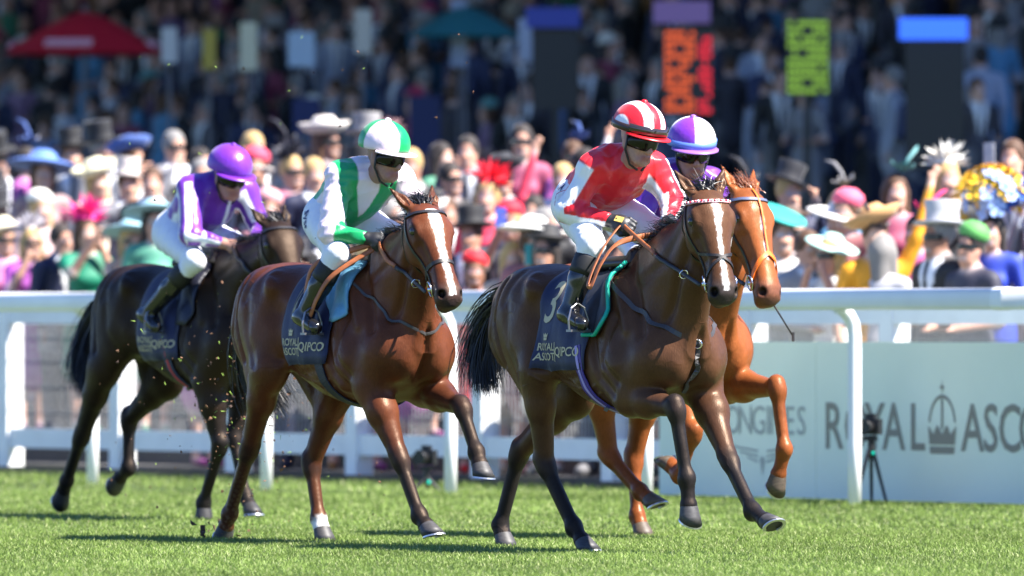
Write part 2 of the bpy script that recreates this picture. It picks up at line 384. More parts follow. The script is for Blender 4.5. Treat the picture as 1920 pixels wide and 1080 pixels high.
def strands(name, roots, mat_, parent, seg=5, width=.004, seed=1):
    """roots: list of (p0, dir, length, droop vector, curl)"""
    rg = random.Random(seed); V = []; Fc = []
    for p0, d, Ln, droop, curl in roots:
        p = Vector(p0); d = Vector(d).normalized(); side = d.orthogonal().normalized(); side.rotate(Matrix.Rotation(rg.uniform(0, 6.28), 3, d))
        b = len(V)
        for i in range(seg + 1):
            t = i / seg; w_ = width * (1 - t*.8) * rg.uniform(.8, 1.2)
            V.append(p - side*w_); V.append(p + side*w_)
            d = (d + Vector(droop)/seg + Vector((rg.gauss(0, curl), rg.gauss(0, curl), rg.gauss(0, curl)))/seg).normalized(); p = p + d*(Ln/seg)
            side = (side - d*side.dot(d)).normalized()
        for i in range(seg): Fc.append((b+2*i, b+2*i+1, b+2*i+3, b+2*i+2))
    return link(name, npmesh(name, [tuple(v) for v in V], Fc, smooth=False), mat_, parent)
def strap_pts(bvh, pts, off, n=40, closed=False):
    """densify a polyline and lay it on the skin"""
    P = [Vector(p) for p in pts]; out = []
    seg = [(P[i+1]-P[i]).length for i in range(len(P)-1)]; T = sum(seg); m = max(2, int(n))
    for j in range(m):
        s_ = T*j/(m-1); i = 0
        while i < len(seg)-1 and s_ > seg[i]: s_ -= seg[i]; i += 1
        q = P[i].lerp(P[i+1], min(1, s_/max(seg[i], 1e-6)))
        loc, nor, _, _ = bvh.find_nearest(q); out.append((loc + nor*off, nor))
    for _ in range(2):
        out = [out[0]] + [((out[i-1][0]+out[i][0]*2+out[i+1][0])/4, (out[i-1][1]+out[i][1]*2+out[i+1][1]).normalized()) for i in range(1, len(out)-1)] + [out[-1]]
    return out
def strap(mb, sp, width, th=.004):
    V = []; Fc = []; n = len(sp)
    for i, (p, nr) in enumerate(sp):
        t = (sp[min(i+1, n-1)][0]-sp[max(i-1, 0)][0]).normalized(); b = nr.cross(t).normalized()
        for (u, v) in ((-1, 0), (1, 0), (1, 1), (-1, 1)): V.append(p + b*width/2*u + nr*th*v)
    for i in range(n-1):
        for k in range(4): Fc.append((i*4+k, i*4+(k+1) % 4, (i+1)*4+(k+1) % 4, (i+1)*4+k))
    Fc += [(3, 2, 1, 0), tuple((n-1)*4+k for k in range(4))]
    mb.add(V, Fc)
def ring(mb, c, nrm, R, r, n=20):
    nrm = Vector(nrm).normalized(); a = nrm.orthogonal().normalized(); b = nrm.cross(a); V = []; Fc = []; m = 6
    for i in range(n):
        t = 2*math.pi*i/n; rad = a*math.cos(t)+b*math.sin(t)
        for k in range(m):
            q = 2*math.pi*k/m; V.append(Vector(c) + rad*(R + r*math.cos(q)) + nrm*r*math.sin(q))
    for i in range(n):
        for k in range(m): Fc.append((i*m+k, ((i+1) % n)*m+k, ((i+1) % n)*m+(k+1) % m, i*m+(k+1) % m))
    mb.add(V, Fc)

def coat_mat():
    if 'horse_coat' in MATS: return MATS['horse_coat']
    m = bpy.data.materials.new('horse_coat'); m.use_nodes = True; N = m.node_tree.nodes; L = m.node_tree.links; b = N['Principled BSDF']; MATS['horse_coat'] = m
    at = N.new('ShaderNodeAttribute'); at.attribute_name = 'col'; tc = N.new('ShaderNodeTexCoord')
    def noise(scale, det, st=(1, 1, 1), dist=0.):
        mp = N.new('ShaderNodeMapping'); mp.inputs['Scale'].default_value = st; L.new(tc.outputs['Object'], mp.inputs[0]); n = N.new('ShaderNodeTexNoise'); n.inputs['Scale'].default_value = scale; n.inputs['Detail'].default_value = det; n.inputs['Distortion'].default_value = dist; L.new(mp.outputs[0], n.inputs['Vector']); return n.outputs[0]
    def rng(src, a, b_, c, d):
        r = N.new('ShaderNodeMapRange'); L.new(src, r.inputs[0])
        for i, v in enumerate((a, b_, c, d)): r.inputs[i+1].default_value = v
        return r.outputs[0]
    def mth(op, a, b_):
        n = N.new('ShaderNodeMath'); n.operation = op
        for i, q in enumerate((a, b_)):
            if isinstance(q, (int, float)): n.inputs[i].default_value = q
            else: L.new(q, n.inputs[i])
        return n.outputs[0]
    k = mth('MULTIPLY', rng(noise(5, 6), .3, .7, .72, 1.22), rng(noise(160, 3, (1, 1, .25)), .3, .7, .86, 1.14))
    sc = N.new('ShaderNodeVectorMath'); sc.operation = 'SCALE'; L.new(at.outputs[0], sc.inputs[0]); L.new(k, sc.inputs['Scale']); L.new(sc.outputs[0], b.inputs['Base Color'])
    lum = N.new('ShaderNodeRGBToBW'); L.new(at.outputs[0], lum.inputs[0]); L.new(mth('ADD', rng(noise(7, 4), .3, .7, .31, .47), rng(lum.outputs[0], .012, .035, .12, 0)), b.inputs['Roughness']); b.inputs['Specular IOR Level'].default_value = .26; b.inputs['Specular Tint'].default_value = (1, .72, .52, 1)
    vein = mth('SUBTRACT', noise(4.5, 2, (1, 1, 1), 1.2), .5); vein = mth('ABSOLUTE', vein, 0.); vein = rng(vein, 0, .022, 1, 0)
    zone = rng(noise(2.2, 1), .5, .62, 0, 1); vein = mth('MULTIPLY', vein, zone)
    h1 = mth('MULTIPLY', vein, .0010); h2 = mth('MULTIPLY', noise(9, 2), .006); h3 = mth('MULTIPLY', noise(170, 2, (1, 1, .3)), .0011)
    hh = mth('ADD', mth('ADD', h1, h2), h3); bp = N.new('ShaderNodeBump'); bp.inputs['Strength'].default_value = .85; bp.inputs['Distance'].default_value = 1.0; L.new(hh, bp.inputs['Height']); L.new(bp.outputs[0], b.inputs['Normal'])
    return m
def sculpt(V, Q, J):
    """muscle grooves and ridges drawn in side view and pressed into the flanks"""
    n = np.cross(V[Q[:, 2]]-V[Q[:, 0]], V[Q[:, 3]]-V[Q[:, 1]]); N = np.zeros_like(V)
    for k in range(4):
        for a in range(3): N[:, a] += np.bincount(Q[:, k], n[:, a], minlength=len(V))
    N /= np.maximum(np.linalg.norm(N, axis=1), 1e-9)[:, None]; dz = J.get('dz', 0.); X, Y, Z = V[:, 0], V[:, 1], V[:, 2]-dz; d = np.zeros(len(V))
    side = sstep(.25, .6, np.abs(N[:, 1]))*(np.abs(Y) > .05); pb = np.array(J['back_of_poll'])
    L = [([(.40, 1.52), (.56, 1.36), (.70, 1.14)], -.016, .028), ([(.27, 1.36), (.31, 1.12), (.40, .92), (.5, .84)], -.014, .03), ([(.40, 1.40), (.58, 1.16)], .010, .03), ([(.47, 1.22), (.44, 1.0), (.55, .9)], -.009, .022),
         ([(-.56, 1.42), (-.62, 1.2), (-.56, .98)], -.013, .02), ([(-.46, 1.3), (-.44, 1.1), (-.36, .96)], -.007, .03), ([(-.2, 1.22), (-.17, 1.02)], -.018, .06), ([(-.33, 1.42), (-.27, 1.36)], .014, .04), ([(.22, .93), (.0, .90), (-.2, .98)], -.006, .02),
         ([(.34, .88), (.2, .86), (.05, .875), (-.08, .90)], .004, .008), ([(.78, 1.2), (.86, 1.34), (pb[0]-.04, pb[2]-dz-.10)], -.014, .026), ([(.58, 1.40), (.8, 1.5), (pb[0]-.10, pb[2]-dz-.02)], -.006, .03)]
    L += [([(x, 1.30), (x+.02, 1.1), (x+.06, .92)], .0022, .014) for x in (-.10, -.03, .04, .11, .18)]
    L += [([(.36, .84), (.12, .80), (-.1, .86), (-.22, .93)], .0035, .007), ([(.2, .83), (.1, .90), (-.02, .92)], .003, .006),
          ([(.30, 1.46), (.2, 1.3), (.16, 1.1)], -.006, .03), ([(-.44, 1.46), (-.5, 1.3)], -.006, .025), ([(-.66, 1.3), (-.70, 1.1), (-.62, .95)], -.008, .018)]
    for pts, dep, wd in L:
        m = np.full(len(V), 9.)
        for (x0, z0), (x1, z1) in zip(pts[:-1], pts[1:]):
            ax, az = x1-x0, z1-z0; t = np.clip(((X-x0)*ax+(Z-z0)*az)/(ax*ax+az*az), 0, 1); m = np.minimum(m, np.hypot(X-x0-t*ax, Z-z0-t*az))
        d += dep*np.exp(-(m/wd)**2)*side
    d += -.022*np.exp(-(Y/.02)**2)*sstep(.66, .74, X)*sstep(.84, .92, Z)*sstep(1.2, 1.1, Z)*(X < .95)
    return V + N*(d*1.45)[:, None]
def make_horse(J, S, O, th, h, label, seed=1):
    root = empty('racehorse', (O[0], O[1], 0), math.radians(-th)); tag(root, label, 'horse', 'racehorses galloping on the turf')
    s = horse_sdf(J, S); V, Q = s.mesh(h); Q = fix_orient(V, Q)
    V = sculpt(V, Q, J); C = s.colors(V, S['coat'], .012)
    o, A, F_, Sd, L = head_frame(J); R = V - o; t = R @ A / L; c = R @ F_; sw = R @ Sd
    rg = np.random.RandomState(seed)
    inhead = (t > -.3) & (t < 1.1) & (np.abs(sw) < .16) & (c > -.25) & (c < .14)
    # muzzle pigment
    mz = sstep(.78, .93, t) * inhead; C = C + (np.array(S['muzzle']) - C) * (mz*S.get('muzzle_amt', .9))[:, None]
    jag = .0022*np.sin(V[:, 2]*61 + V[:, 1]*90) + .0018*np.sin(V[:, 2]*143 + 1) + .0015*np.sin(V[:, 2]*260 + V[:, 1]*200)
    if S.get('blaze'):
        tt, lft, rgt = zip(*S['blaze'])
        wl = np.interp(t, tt, lft) + jag; wr = np.interp(t, tt, rgt) + jag
        bl = sstep(.006, -.006, sw - wl) * sstep(.006, -.006, -wr - sw - 0) * (c > -.03) * inhead
        bl = bl * (t > tt[0]) * (t < tt[-1]) * sstep(-.02, .0, c)
        C = C + (np.array((.82, .80, .78)) - C) * bl[:, None]
    ins = sstep(.0, .1, t) * 0
    # darker round eye and nostril
    for sg in (-1, 1):
        e = o + A*(.255*L) - F_*.006 + Sd*sg*.112; d = np.linalg.norm(V - e, axis=1); C = C * (1 - .75*sstep(.045, .02, d))[:, None]
        e = o + A*(.93*L) - F_*.002 + Sd*sg*.053; d = np.linalg.norm(V - e, axis=1); C = C * (1 - .8*sstep(.034, .02, d))[:, None]
    for key, amt in S.get('socks', {}).items():
        ft = np.array(J[key][2]); tip = np.array(J[key][3]); ax = unit(tip-ft); d = (V-ft) @ ax; near = np.linalg.norm(V-(ft+tip)/2, axis=1) < .2
        C = C + (np.array((.78, .76, .73)) - C) * (sstep(amt-.02, amt+.02, d + jag*2) * near)[:, None]
    if S.get('mud'):
        for key in S['mud']:
            ft = np.array(J[key][2]); d = np.linalg.norm(V-ft, axis=1); nz = np.sin(V[:, 0]*140)*np.sin(V[:, 1]*150+1)*np.sin(V[:, 2]*130+2)
            m = sstep(.45, .05, d)*(nz > .15)*.8; C = C + (np.array((.13, .075, .04))-C)*m[:, None]
    body = link('body', npmesh('horse_body', V, Q, C), coat_mat(), root)
    bvh = BVHTree.FromPolygons([tuple(v) for v in V], [tuple(q) for q in Q])
    Hd = lambda t, c, w_: Vector(o + A*(t*L) + F_*c*1.1 + Sd*w_*1.16)
    for sg in (-1, 1):
        m = MB(); m.lathe([(.024*math.sin(a), .024*math.cos(a)) for a in [i*math.pi/10 for i in range(11)]], Hd(.262, -.008, sg*.092), n=16)
        m.build('eye', mat('eye_black', (.012, .008, .006), .06, spec=.9), root, True)
    for key in ('rf', 'lf', 'rh', 'lh'):
        hm, sm = hoof_mesh(J[key][2], J[key][3]); hf = hm.build('hoof', mat('hoof_' + S.get('hoof', 'grey'), {'grey': (.05, .047, .047), 'brown': (.09, .065, .045), 'black': (.03, .028, .028)}[S.get('hoof', 'grey')], .55, noise=(40, .35, (1, 1, 3))), root, True)
        sm.build('horseshoe', mat('shoe_metal', (.6, .6, .6), .35, .9), hf)
    # mane along the crest
    rr = random.Random(seed); hair = mat('hair_' + S['hair'], {'black': (.012, .011, .012), 'chestnut': (.2, .06, .02)}[S['hair']], .45, spec=.6)
    pb = Vector(J['back_of_poll']); w0 = Vector((.36, 0, 1.56 + J.get('dz', 0))); rts = []
    for i in range(620):
        u = rr.random(); q = w0.lerp(pb + Vector((0, 0, .12)), u); loc, nor, _, _ = bvh.find_nearest(q + Vector((0, 0, .10)))
        sd = S.get('mane_side', -1)
        rts.append((loc - nor*.01 + Vector((rr.gauss(0, .012), rr.gauss(0, .012), 0)), nor*.8 + Vector((-1.1 - .4*rr.random(), sd*rr.uniform(-.4, .6), .1)), rr.uniform(.05, .13), (-.5, sd*.15, -.5), .8))
    strands('mane', rts, hair, root, seg=5, width=.0035, seed=seed)
    rts = []
    for i in range(420):
        b = Hd(-.03 + rr.uniform(-.03, .05), -.02 + rr.uniform(-.05, .03), rr.gauss(0, .022))
        rts.append((b, Vector(-A)*1.0 + Vector(F_)*rr.uniform(-.7, .5) + Vector(Sd)*rr.gauss(0, .7), rr.uniform(.06, .14)*S.get('forelock', 1), (-1.2, rr.gauss(0, .3), -.3), .9))
    strands('forelock', rts, hair, root, seg=5, width=.0028, seed=seed+1)
    # tail: bone dock then hair
    tl = [Vector(q) for q in J['tail']]; rts = []
    def tp(u):
        x = u*(len(tl)-1); i = min(int(x), len(tl)-2); return tl[i].lerp(tl[i+1], x-i)
    for i in range(2600):
        u = rr.random()**1.3*.55; p = tp(u); d = tp(min(u+.15, 1)) - p; r = .026*(1-u)+.008
        lat = Vector((rr.gauss(0, 1), rr.gauss(0, 1), rr.gauss(0, 1)))*r*.8
        e = tp(1.0) - tp(min(u+.15, 1)); Ln = (e.length + d.length)*rr.uniform(.75, 1.15)
        rts.append((p + lat, d.normalized()*1 + lat*2, Ln*.92, (e.normalized() - d.normalized())*1.5 + Vector((0, 0, -.15)), J.get('tail_curl', .3)))
    strands('tail', rts, hair, root, seg=7, width=.0032, seed=seed+2)
    return dict(root=root, bvh=bvh, H=Hd, J=J, S=S, A=Vector(A), F=Vector(F_), Sd=Vector(Sd), L=L)
HORSES = {
 'lead': dict(O=(.464, 50.68), th=57, h=.0078, J=dict(
   rf=[(.53, -.17, .80), (.886, -.15, .735), (.957, -.13, .385), (.965, -.12, .175)], lf=[(.66, .16, .85), (.95, .13, .475), (1.205, .10, .225), (1.40, .09, .15)],
   rh=[(-.27, -.22, .935), (-.31, -.15, .444), (-.10, -.11, .125), (.02, -.1, 0)], lh=[(-.50, .16, .80), (-.95, .11, .492), (-1.086, .08, .11), (-1.03, .08, 0)],
   poll=(1.103, -.1, 1.815), muz=(1.323, -.14, 1.286), head_yaw=-12, ear_r=(1, -.1, .55), ear_l=(1, -.05, .45),
   tail=[(-.80, 0, 1.30), (-.93, -.0, 1.30), (-1.05, -.02, 1.18), (-1.12, -.03, 1.0), (-1.06, -.05, .82)], dz=-.03),
   S=dict(coat=(.078, .034, .017), points=(.012, .011, .012), muzzle=(.03, .026, .026), hair='black', hoof='grey', knee=.3, hock=.2,
          blaze=[(.10, .004, .006), (.16, .022, .016), (.24, .03, .014), (.34, .013, .009), (.5, .009, .009), (.7, .010, .012), (.84, .013, .017), (.94, .009, .016)]),
   label='dark bay racehorse with a narrow white blaze, foremost of the galloping four, cloth number 3'),
 'second': dict(O=(-0.919, 52.782), th=57, h=.009, J=dict(
   rf=[(0.610, -.17, .83), (0.827, -.14, .453), (0.988, -.12, .16), (1.102, -.11, .055)], lf=[(0.590, .17, .83), (0.980, .15, .72), (1.134, .14, .49), (1.210, .13, .36)],
   rh=[(-0.350, -.22, .92), (-0.645, -.16, .49), (-0.897, -.13, .135), (-0.990, -.12, .01)], lh=[(-0.250, .16, .84), (-0.436, .1, .41), (-0.328, .08, .12), (-0.270, .08, 0)],
   poll=(1.014, -.1, 1.773), muz=(1.344, -.14, 1.281), head_yaw=-4, ear_r=(1, .0, .75), ear_l=(1, .0, .25),
   tail=[(-.80, 0, 1.28), (-.9, 0, 1.22), (-.95, .04, 1.05), (-.95, .10, .85), (-.88, .15, .70)], dz=-.01),
   S=dict(coat=(.10, .029, .012), points=(.016, .012, .011), muzzle=(.035, .03, .03), hair='black', hoof='grey', knee=.25, hock=.05, mud=('rh',), socks=dict(lh=.005), lower_hind=(.07, .025, .012), muzzle_amt=.6,
          blaze=[(.08, .03, .03), (.16, .034, .034), (.28, .03, .03), (.4, .018, .022), (.6, .018, .022), (.75, .016, .016), (.9, .012, .02), (.96, .012, .02)]),
   label='bright bay racehorse with broad white blaze and one white hind sock, behind the leader'),
 'third': dict(O=(-1.937, 59.098), th=57, h=.0125, J=dict(
   rf=[(.55, -.17, .82), (.616, -.14, .435), (.40, -.12, .10), (.40, -.12, .0)], lf=[(.45, .14, .83), (.45, .06, .49), (.60, .05, .14), (.70, .04, .03)],
   rh=[(-.58, -.22, .90), (-.949, -.16, .479), (-1.177, -.13, .206), (-1.275, -.12, .09)], lh=[(-.48, .16, .83), (-.86, .12, .58), (-.834, .1, .286), (-1.0, .1, .19)],
   poll=(1.182, -.08, 1.745), muz=(1.494, -.12, 1.268), head_yaw=-6, ear_r=(1, .0, .6), ear_l=(1, .0, .2),
   tail=[(-.80, 0, 1.32), (-.95, -.0, 1.28), (-1.12, -.02, 1.12), (-1.16, -.05, .95), (-1.02, -.1, .76)], dz=.02, tail_curl=.25),
   S=dict(coat=(.016, .009, .006), points=(.008, .008, .009), muzzle=(.02, .018, .018), hair='black', hoof='black', knee=.6, hock=.6),
   label='nearly black racehorse at the back of the field, half hidden by the bay in front'),
 'fourth': dict(O=(.676, 53.97), th=57, h=.0115, J=dict(
   rf=[(.60, -.17, .88), (.768, -.15, .567), (.625, -.14, .342), (.49, -.14, .44)], lf=[(.62, .17, .84), (1.127, .15, .815), (1.212, .14, .49), (1.135, .13, .285)],
   rh=[(-.07, -.22, .90), (-.038, -.15, .444), (.22, -.12, .255), (.345, -.1, .175)], lh=[(-.13, .17, .86), (-.223, .13, .42), (-.142, .1, .11), (-.08, .1, 0)],
   poll=(1.152, -.05, 1.868), muz=(1.426, -.08, 1.288), head_yaw=4, ear_r=(1, -.05, .3), ear_l=(1, -.1, .3),
   tail=[(-.80, 0, 1.30), (-.93, 0, 1.26), (-1.02, 0, 1.1), (-1.05, 0, .9), (-.95, 0, .75)], dz=0.),
   S=dict(coat=(.24, .07, .02), points=(.2, .056, .016), muzzle=(.1, .05, .04), hair='chestnut', hoof='brown', knee=.3, hock=.3, muzzle_amt=.5,
          blaze=[(.26, .0, .0), (.3, .012, .012), (.38, .010, .010), (.44, 0, 0), (.46, .006, .006), (.62, .008, .008), (.66, 0., 0.)]),
   label='bright chestnut racehorse galloping on the rail side of the leader, one foreleg raised'),
}
HS = {}
for i, (k, q) in enumerate(HORSES.items()):
    HS[k] = make_horse(q['J'], q['S'], q['O'], q['th'], q['h'], q['label'], seed=11 + i)
# ------------------------------------------------------------------ jockeys (built in their horse's frame)
def frame_from(yaw, pitch, roll=0.):
    y = math.radians(yaw); p = math.radians(pitch)
    f = np.array((math.cos(y)*math.cos(p), math.sin(y)*math.cos(p), -math.sin(p))); l = np.array((-math.sin(y), math.cos(y), 0)); u = np.cross(f, l)
    if roll: r = math.radians(roll); l, u = l*math.cos(r)+u*math.sin(r), u*math.cos(r)-l*math.sin(r)
    return f, l, u
def head_sdf(s, c, f, l, u, k=1.0, skin=None):
    ax = (f, l, u); P = lambda a, b, e: c + (f*a + l*b + u*e)*k
    s.ell(P(-.015, 0, .035), np.array((.098, .077, .10))*k, ax=ax, k=.02)
    s.ell(P(.03, 0, -.045), np.array((.060, .050, .082))*k, ax=ax, k=.03)
    s.ell(P(.068, 0, -.105), np.array((.024, .022, .02))*k, ax=ax, k=.025)          # chin
    s.cone(P(.085, 0, .0), P(.108, 0, -.038), .010*k, .0145*k, k=.012)              # nose
    s.ell(P(.098, 0, -.042), np.array((.013, .019, .010))*k, ax=ax, k=.01)
    s.ell(P(.086, 0, -.070), np.array((.012, .026, .007))*k, ax=ax, k=.008, col=(.26, .07, .06))
    s.ell(P(.083, 0, -.082), np.array((.012, .022, .007))*k, ax=ax, k=.008, col=(.26, .07, .06))
    for sg in (-1, 1):
        s.ell(P(.055, sg*.038, -.025), np.array((.03, .022, .03))*k, ax=ax, k=.025)   # cheek
        s.ell(P(.085, sg*.032, .012), np.array((.016, .02, .012))*k, ax=ax, k=.012, op='c')
        s.ell(P(-.01, sg*.077, -.012), np.array((.02, .009, .032))*k, ax=ax, k=.01)   # ear
        s.cone(P(.06, sg*.034, -.095), P(0, sg*.052, -.045), .018*k, .022*k, k=.03)        # jaw
def hand_sdf(s, wrist, c, grip, k=1.0, col=None):
    """a fist closed on the rein: palm, four bent fingers, thumb; grip = axis the fingers wrap round"""
    a = unit(c - wrist); g = unit(grip - a*np.dot(grip, a)); n = np.cross(a, g)
    s.cone(wrist, c - a*.02, .030*k, .034*k, k=.02, col=col, flat=(n, 1.2))
    s.ell(c, np.array((.045, .042, .026))*k, ax=(a, g, n), k=.015, col=col)
    for i, q in enumerate((-.032, -.011, .011, .031)):
        Ln = (.8, 1.0, 1.05, .95)[i]
        b = c + a*.035*k + g*q*k; m = b + (a*.022 - n*.022)*Ln*k; e = m + (-a*.012 - n*.022)*Ln*k; t = e + (-a*.03 + n*.004)*Ln*k
        s.cone(b, m, .0115*k, .0108*k, k=.006, col=col); s.cone(m, e, .0108*k, .010*k, k=.005, col=col); s.cone(e, t, .010*k, .009*k, k=.005, col=col)
    b = c - g*.036*k - a*.012*k; m = b + (a*.03 - g*.012 - n*.018)*k; e = m + (a*.026 + g*.018 - n*.012)*k
    s.cone(b, m, .014*k, .012*k, k=.01, col=col); s.cone(m, e, .012*k, .010*k, k=.006, col=col)
def sdf_obj(name, s, h, mt, parent, colfn=None, default=(.5, .5, .5), sig=.008, warp=None):
    V, Q = s.mesh(h, warp); Q = fix_orient(V, Q)
    C = colfn(V) if colfn else s.colors(V, default, sig)
    return link(name, npmesh(name, V, Q, C), mt, parent)
def fold_warp(seed, amp, fr):
    r = np.random.RandomState(seed); K = r.normal(size=(7, 3))*fr; ph = r.uniform(0, 6.28, 7)
    def fn(x, y, z):
        a = 0; b_ = 0
        for i in range(7): a = a + np.sin(K[i, 0]*x + K[i, 1]*y + K[i, 2]*z + ph[i] + 1.2*np.sin(K[(i+3) % 7, 1]*x*.6 + K[(i+2) % 7, 0]*z*.6))
        for i in range(3): b_ = b_ + np.abs(np.sin(1.5*(K[i, 0]*x + K[i+1, 1]*y + K[i+2, 2]*z) + ph[i] + .8*np.sin(K[i+3, 1]*z)))**.7 - .6
        return amp*a/3 + amp*.9*b_
    return fn
def seg_coords(V, a, b):
    a = np.asarray(a, float); ab = np.asarray(b, float)-a; t = np.clip(((V-a) @ ab)/(ab @ ab), 0, 1); r = V-a-t[:, None]*ab
    return t, np.linalg.norm(r, axis=1), r
def make_jockey(Hs, B, K, label):
    root = empty('jockey', Hs['root'].location, Hs['root'].rotation_euler.z); tag(root, label, 'jockey', 'jockeys riding crouched over their horses')
    g = {k: np.array(v, float) for k, v in B.items() if not isinstance(v, (int, float))}
    f, l, u = frame_from(B['yaw'], B['pitch'], B.get('roll', 0)); hk = B.get('head', 1.08); c = g['skull']
    pel = g['pelvis']; rs, ls = g['rsh'], g['lsh']; nb = (rs+ls)/2 + np.array((.02, 0, .02)); ch = lerp(pel, nb, .68)
    bt = unit(nb-pel); bl = unit(ls-rs); bn = unit(np.cross(bt, bl))                # torso axis, left, chest-to-back normal
    skin = K.get('skin', (.50, .27, .19))
    # --- body under the clothes, one surface
    s = SDF(); head_sdf(s, c, f, l, u, hk*.93)
    s.cone(nb, c - u*.09 - f*.01, .06, .052, k=.03)
    s.cone(pel, ch, .11, .12, k=.05, flat=(bn, 1.25)); s.cone(rs, ls, .055, .055, k=.05)
    s.cone(ch, nb, .11, .07, k=.05, flat=(bn, 1.25))
    for p_, sg in (('r', -1), ('l', 1)):
        sh, el, ha, hp, kn, an, toe = [g[p_+q] for q in ('sh', 'elb', 'hand', 'hip', 'knee', 'ank', 'toe')]
        wr = ha + unit(el-ha)*.075
        s.cone(sh, el, .048, .04, k=.03); s.cone(el, wr, .04, .028, k=.02)
        s.cone(hp, kn, .08, .055, k=.05); s.cone(kn, an, .05, .034, k=.02); s.cone(an, toe, .034, .028, k=.02)
        if K.get('bare_hands'): hand_sdf(s, wr, ha, np.array((.25, -sg*.75, .55)), 1.0)
    sdf_obj('body', s, .0075, mat('skin', attr=True, rough=.5, spec=.4, noise=(60, .08)), root, default=skin)
    # --- silks
    s = SDF(); W = 1.12
    s.cone(pel + bt*.05, ch, .162, .178, k=.05, flat=(bn, 1.18)); s.cone(ch, nb - bt*.02, .17, .095, k=.06, flat=(bn, 1.2))
    s.cone(rs, ls, .078, .078, k=.06); s.ell(lerp(ch, nb, .3) + bn*.05, (.16, .13, .06), ax=(bl, bt, bn), k=.06)
    s.cone(nb, nb + unit(c-nb)*.055, .07, .062, k=.02)
    for p_ in 'rl':
        sh, el, ha = g[p_+'sh'], g[p_+'elb'], g[p_+'hand']; wr = ha + unit(el-ha)*.085
        s.cone(sh, el, .078, .064, k=.04); s.cone(el, wr, .062, .038, k=.03)
    R = dict(g=g, bt=bt, bl=bl, bn=bn, nb=nb, ch=ch, pel=pel, f=f, l=l, u=u, c=c)
    sdf_obj('silks', s, .0072, mat('silk', attr=True, rough=.38, spec=.5, sheen=.25, bump=(9, .55, .03, (1, 1, .35))), root, colfn=lambda V: K['silks'](V, R), warp=fold_warp(K['seed'], .0055, 17))
    # --- breeches
    s = SDF(); s.ell(pel, (.15, .165, .13), ax=(bt, bl, bn), k=.06)
    s.cone(pel, pel + bt*.10, .138, .138, k=.04, flat=(bn, 1.18))
    for p_ in 'rl':
        hp, kn, an = g[p_+'hip'], g[p_+'knee'], g[p_+'ank']
        s.cone(hp, kn, .118, .066, k=.06); s.cone(kn, lerp(kn, an, .26), .066, .054, k=.03)
    sdf_obj('breeches', s, .0085, mat('breeches_' + K['breeches'], {'white': (.80, .80, .82), 'pale': (.78, .79, .82)}[K['breeches']], .6, sheen=.2, bump=(20, .5, .015, (1, 1, .5))), root, warp=fold_warp(K['seed']+5, .003, 16))
    # --- boots
    for p_ in 'rl':
        kn, an, toe = g[p_+'knee'], g[p_+'ank'], g[p_+'toe']; s = SDF(); d = unit(toe-an); d = unit(toe - an)
        s.cone(lerp(kn, an, .22), lerp(kn, an, .5), .063, .060, k=.02); s.cone(lerp(kn, an, .5), an, .060, .046, k=.02)
        s.cone(an - d*.03 + np.array((0, 0, -.015)), toe, .044, .036, k=.03); s.ell(an - d*.045 + np.array((0, 0, -.025)), (.035, .034, .035), k=.02)
        bo = sdf_obj('boot', s, .008, mat('boot_black', attr=True, rough=.16, spec=.7), root, default=(.010, .010, .011))
        m = MB(); q = lerp(kn, an, .19); ax = Vector(an-kn).normalized(); m.lathe([(.060, -.01), (.064, .0), (.067, .06), (.066, .09), (.06, .09)], q, ax, 24); m.build('boot_cuff', mat('boot_cuff', (.008, .008, .009), .6), bo, True)
    # --- gloves
    if not K.get('bare_hands'):
        for p_, sg in (('r', -1), ('l', 1)):
            el, ha = g[p_+'elb'], g[p_+'hand']; wr = ha + unit(el-ha)*.085; s = SDF(); hand_sdf(s, wr, ha, np.array((.25, -sg*.75, .55)), 1.12)
            s.cone(wr - unit(ha-wr)*.01, wr + unit(ha-wr)*.02, .037, .034, k=.01)
            gl = sdf_obj('glove', s, .0048, mat('glove', attr=True, rough=.45), root, default=(.018, .018, .02))
            if K.get('glove_badge'):
                m = MB(); a = unit(ha-wr); gr = np.array((.25, -sg*.75, .55)); gg = unit(gr - a*np.dot(gr, a)); n = np.cross(a, gg)
                m.box(Vector(ha + n*.031), (.045, .032, .004), (Vector(a), Vector(gg), Vector(n))); m.build('badge', mat('gold_thread', (.62, .44, .10), .5), gl)
    # --- helmet: shell, peak, button, band
    hc = c + (u*.062 - f*.018)*hk; hr = np.array((.136, .120, .118))*hk
    s = SDF(); s.ell(hc, hr, ax=(f, l, u), k=.01)
    s.ell(hc - u*.143*hk + f*.0*hk, np.array((.5, .5, .118))*hk, ax=(unit(f + u*.06), l, unit(u - f*.06)), k=.012, op='c')
    he = sdf_obj('helmet', s, .006, mat('helmet_silk', attr=True, rough=.34, sheen=.2, bump=(20, .35, .012)), root, colfn=lambda V: K['helmet'](((V-hc) @ f)/hk, ((V-hc) @ l)/hk, ((V-hc) @ u)/hk))
    V = []; Fc = []; n = 22
    for i in range(n+1):
        t = math.radians(-68 + 136*i/n); x = math.cos(t); y = math.sin(t); e = .05*max(0, math.cos(t*1.25))**.7
        for (rr, dz) in ((0, .006), (e, -.002 - .02*e), (e, -.007 - .02*e), (0, -.004)):
            p = hc + f*(hr[0]*.985 + rr*hk)*x + l*(hr[1]*.985 + rr*hk)*y + u*(-.026 + dz)*hk; V.append(p)
    for i in range(n):
        for k in range(4): Fc.append((i*4+k, i*4+(k+1) % 4, (i+1)*4+(k+1) % 4, (i+1)*4+k))
    m = MB(); m.add(V, Fc); m.build('peak', mat('peak_' + K['name'], K['peak'], .35), he, True)
    m = MB(); m.lathe([(.018, -.004), (.016, .006), (.008, .011), (.0, .012)], Vector(hc + u*hr[2]), Vector(u), 14); m.build('button', mat('peak_' + K['name'], K['peak'], .35), he, True)
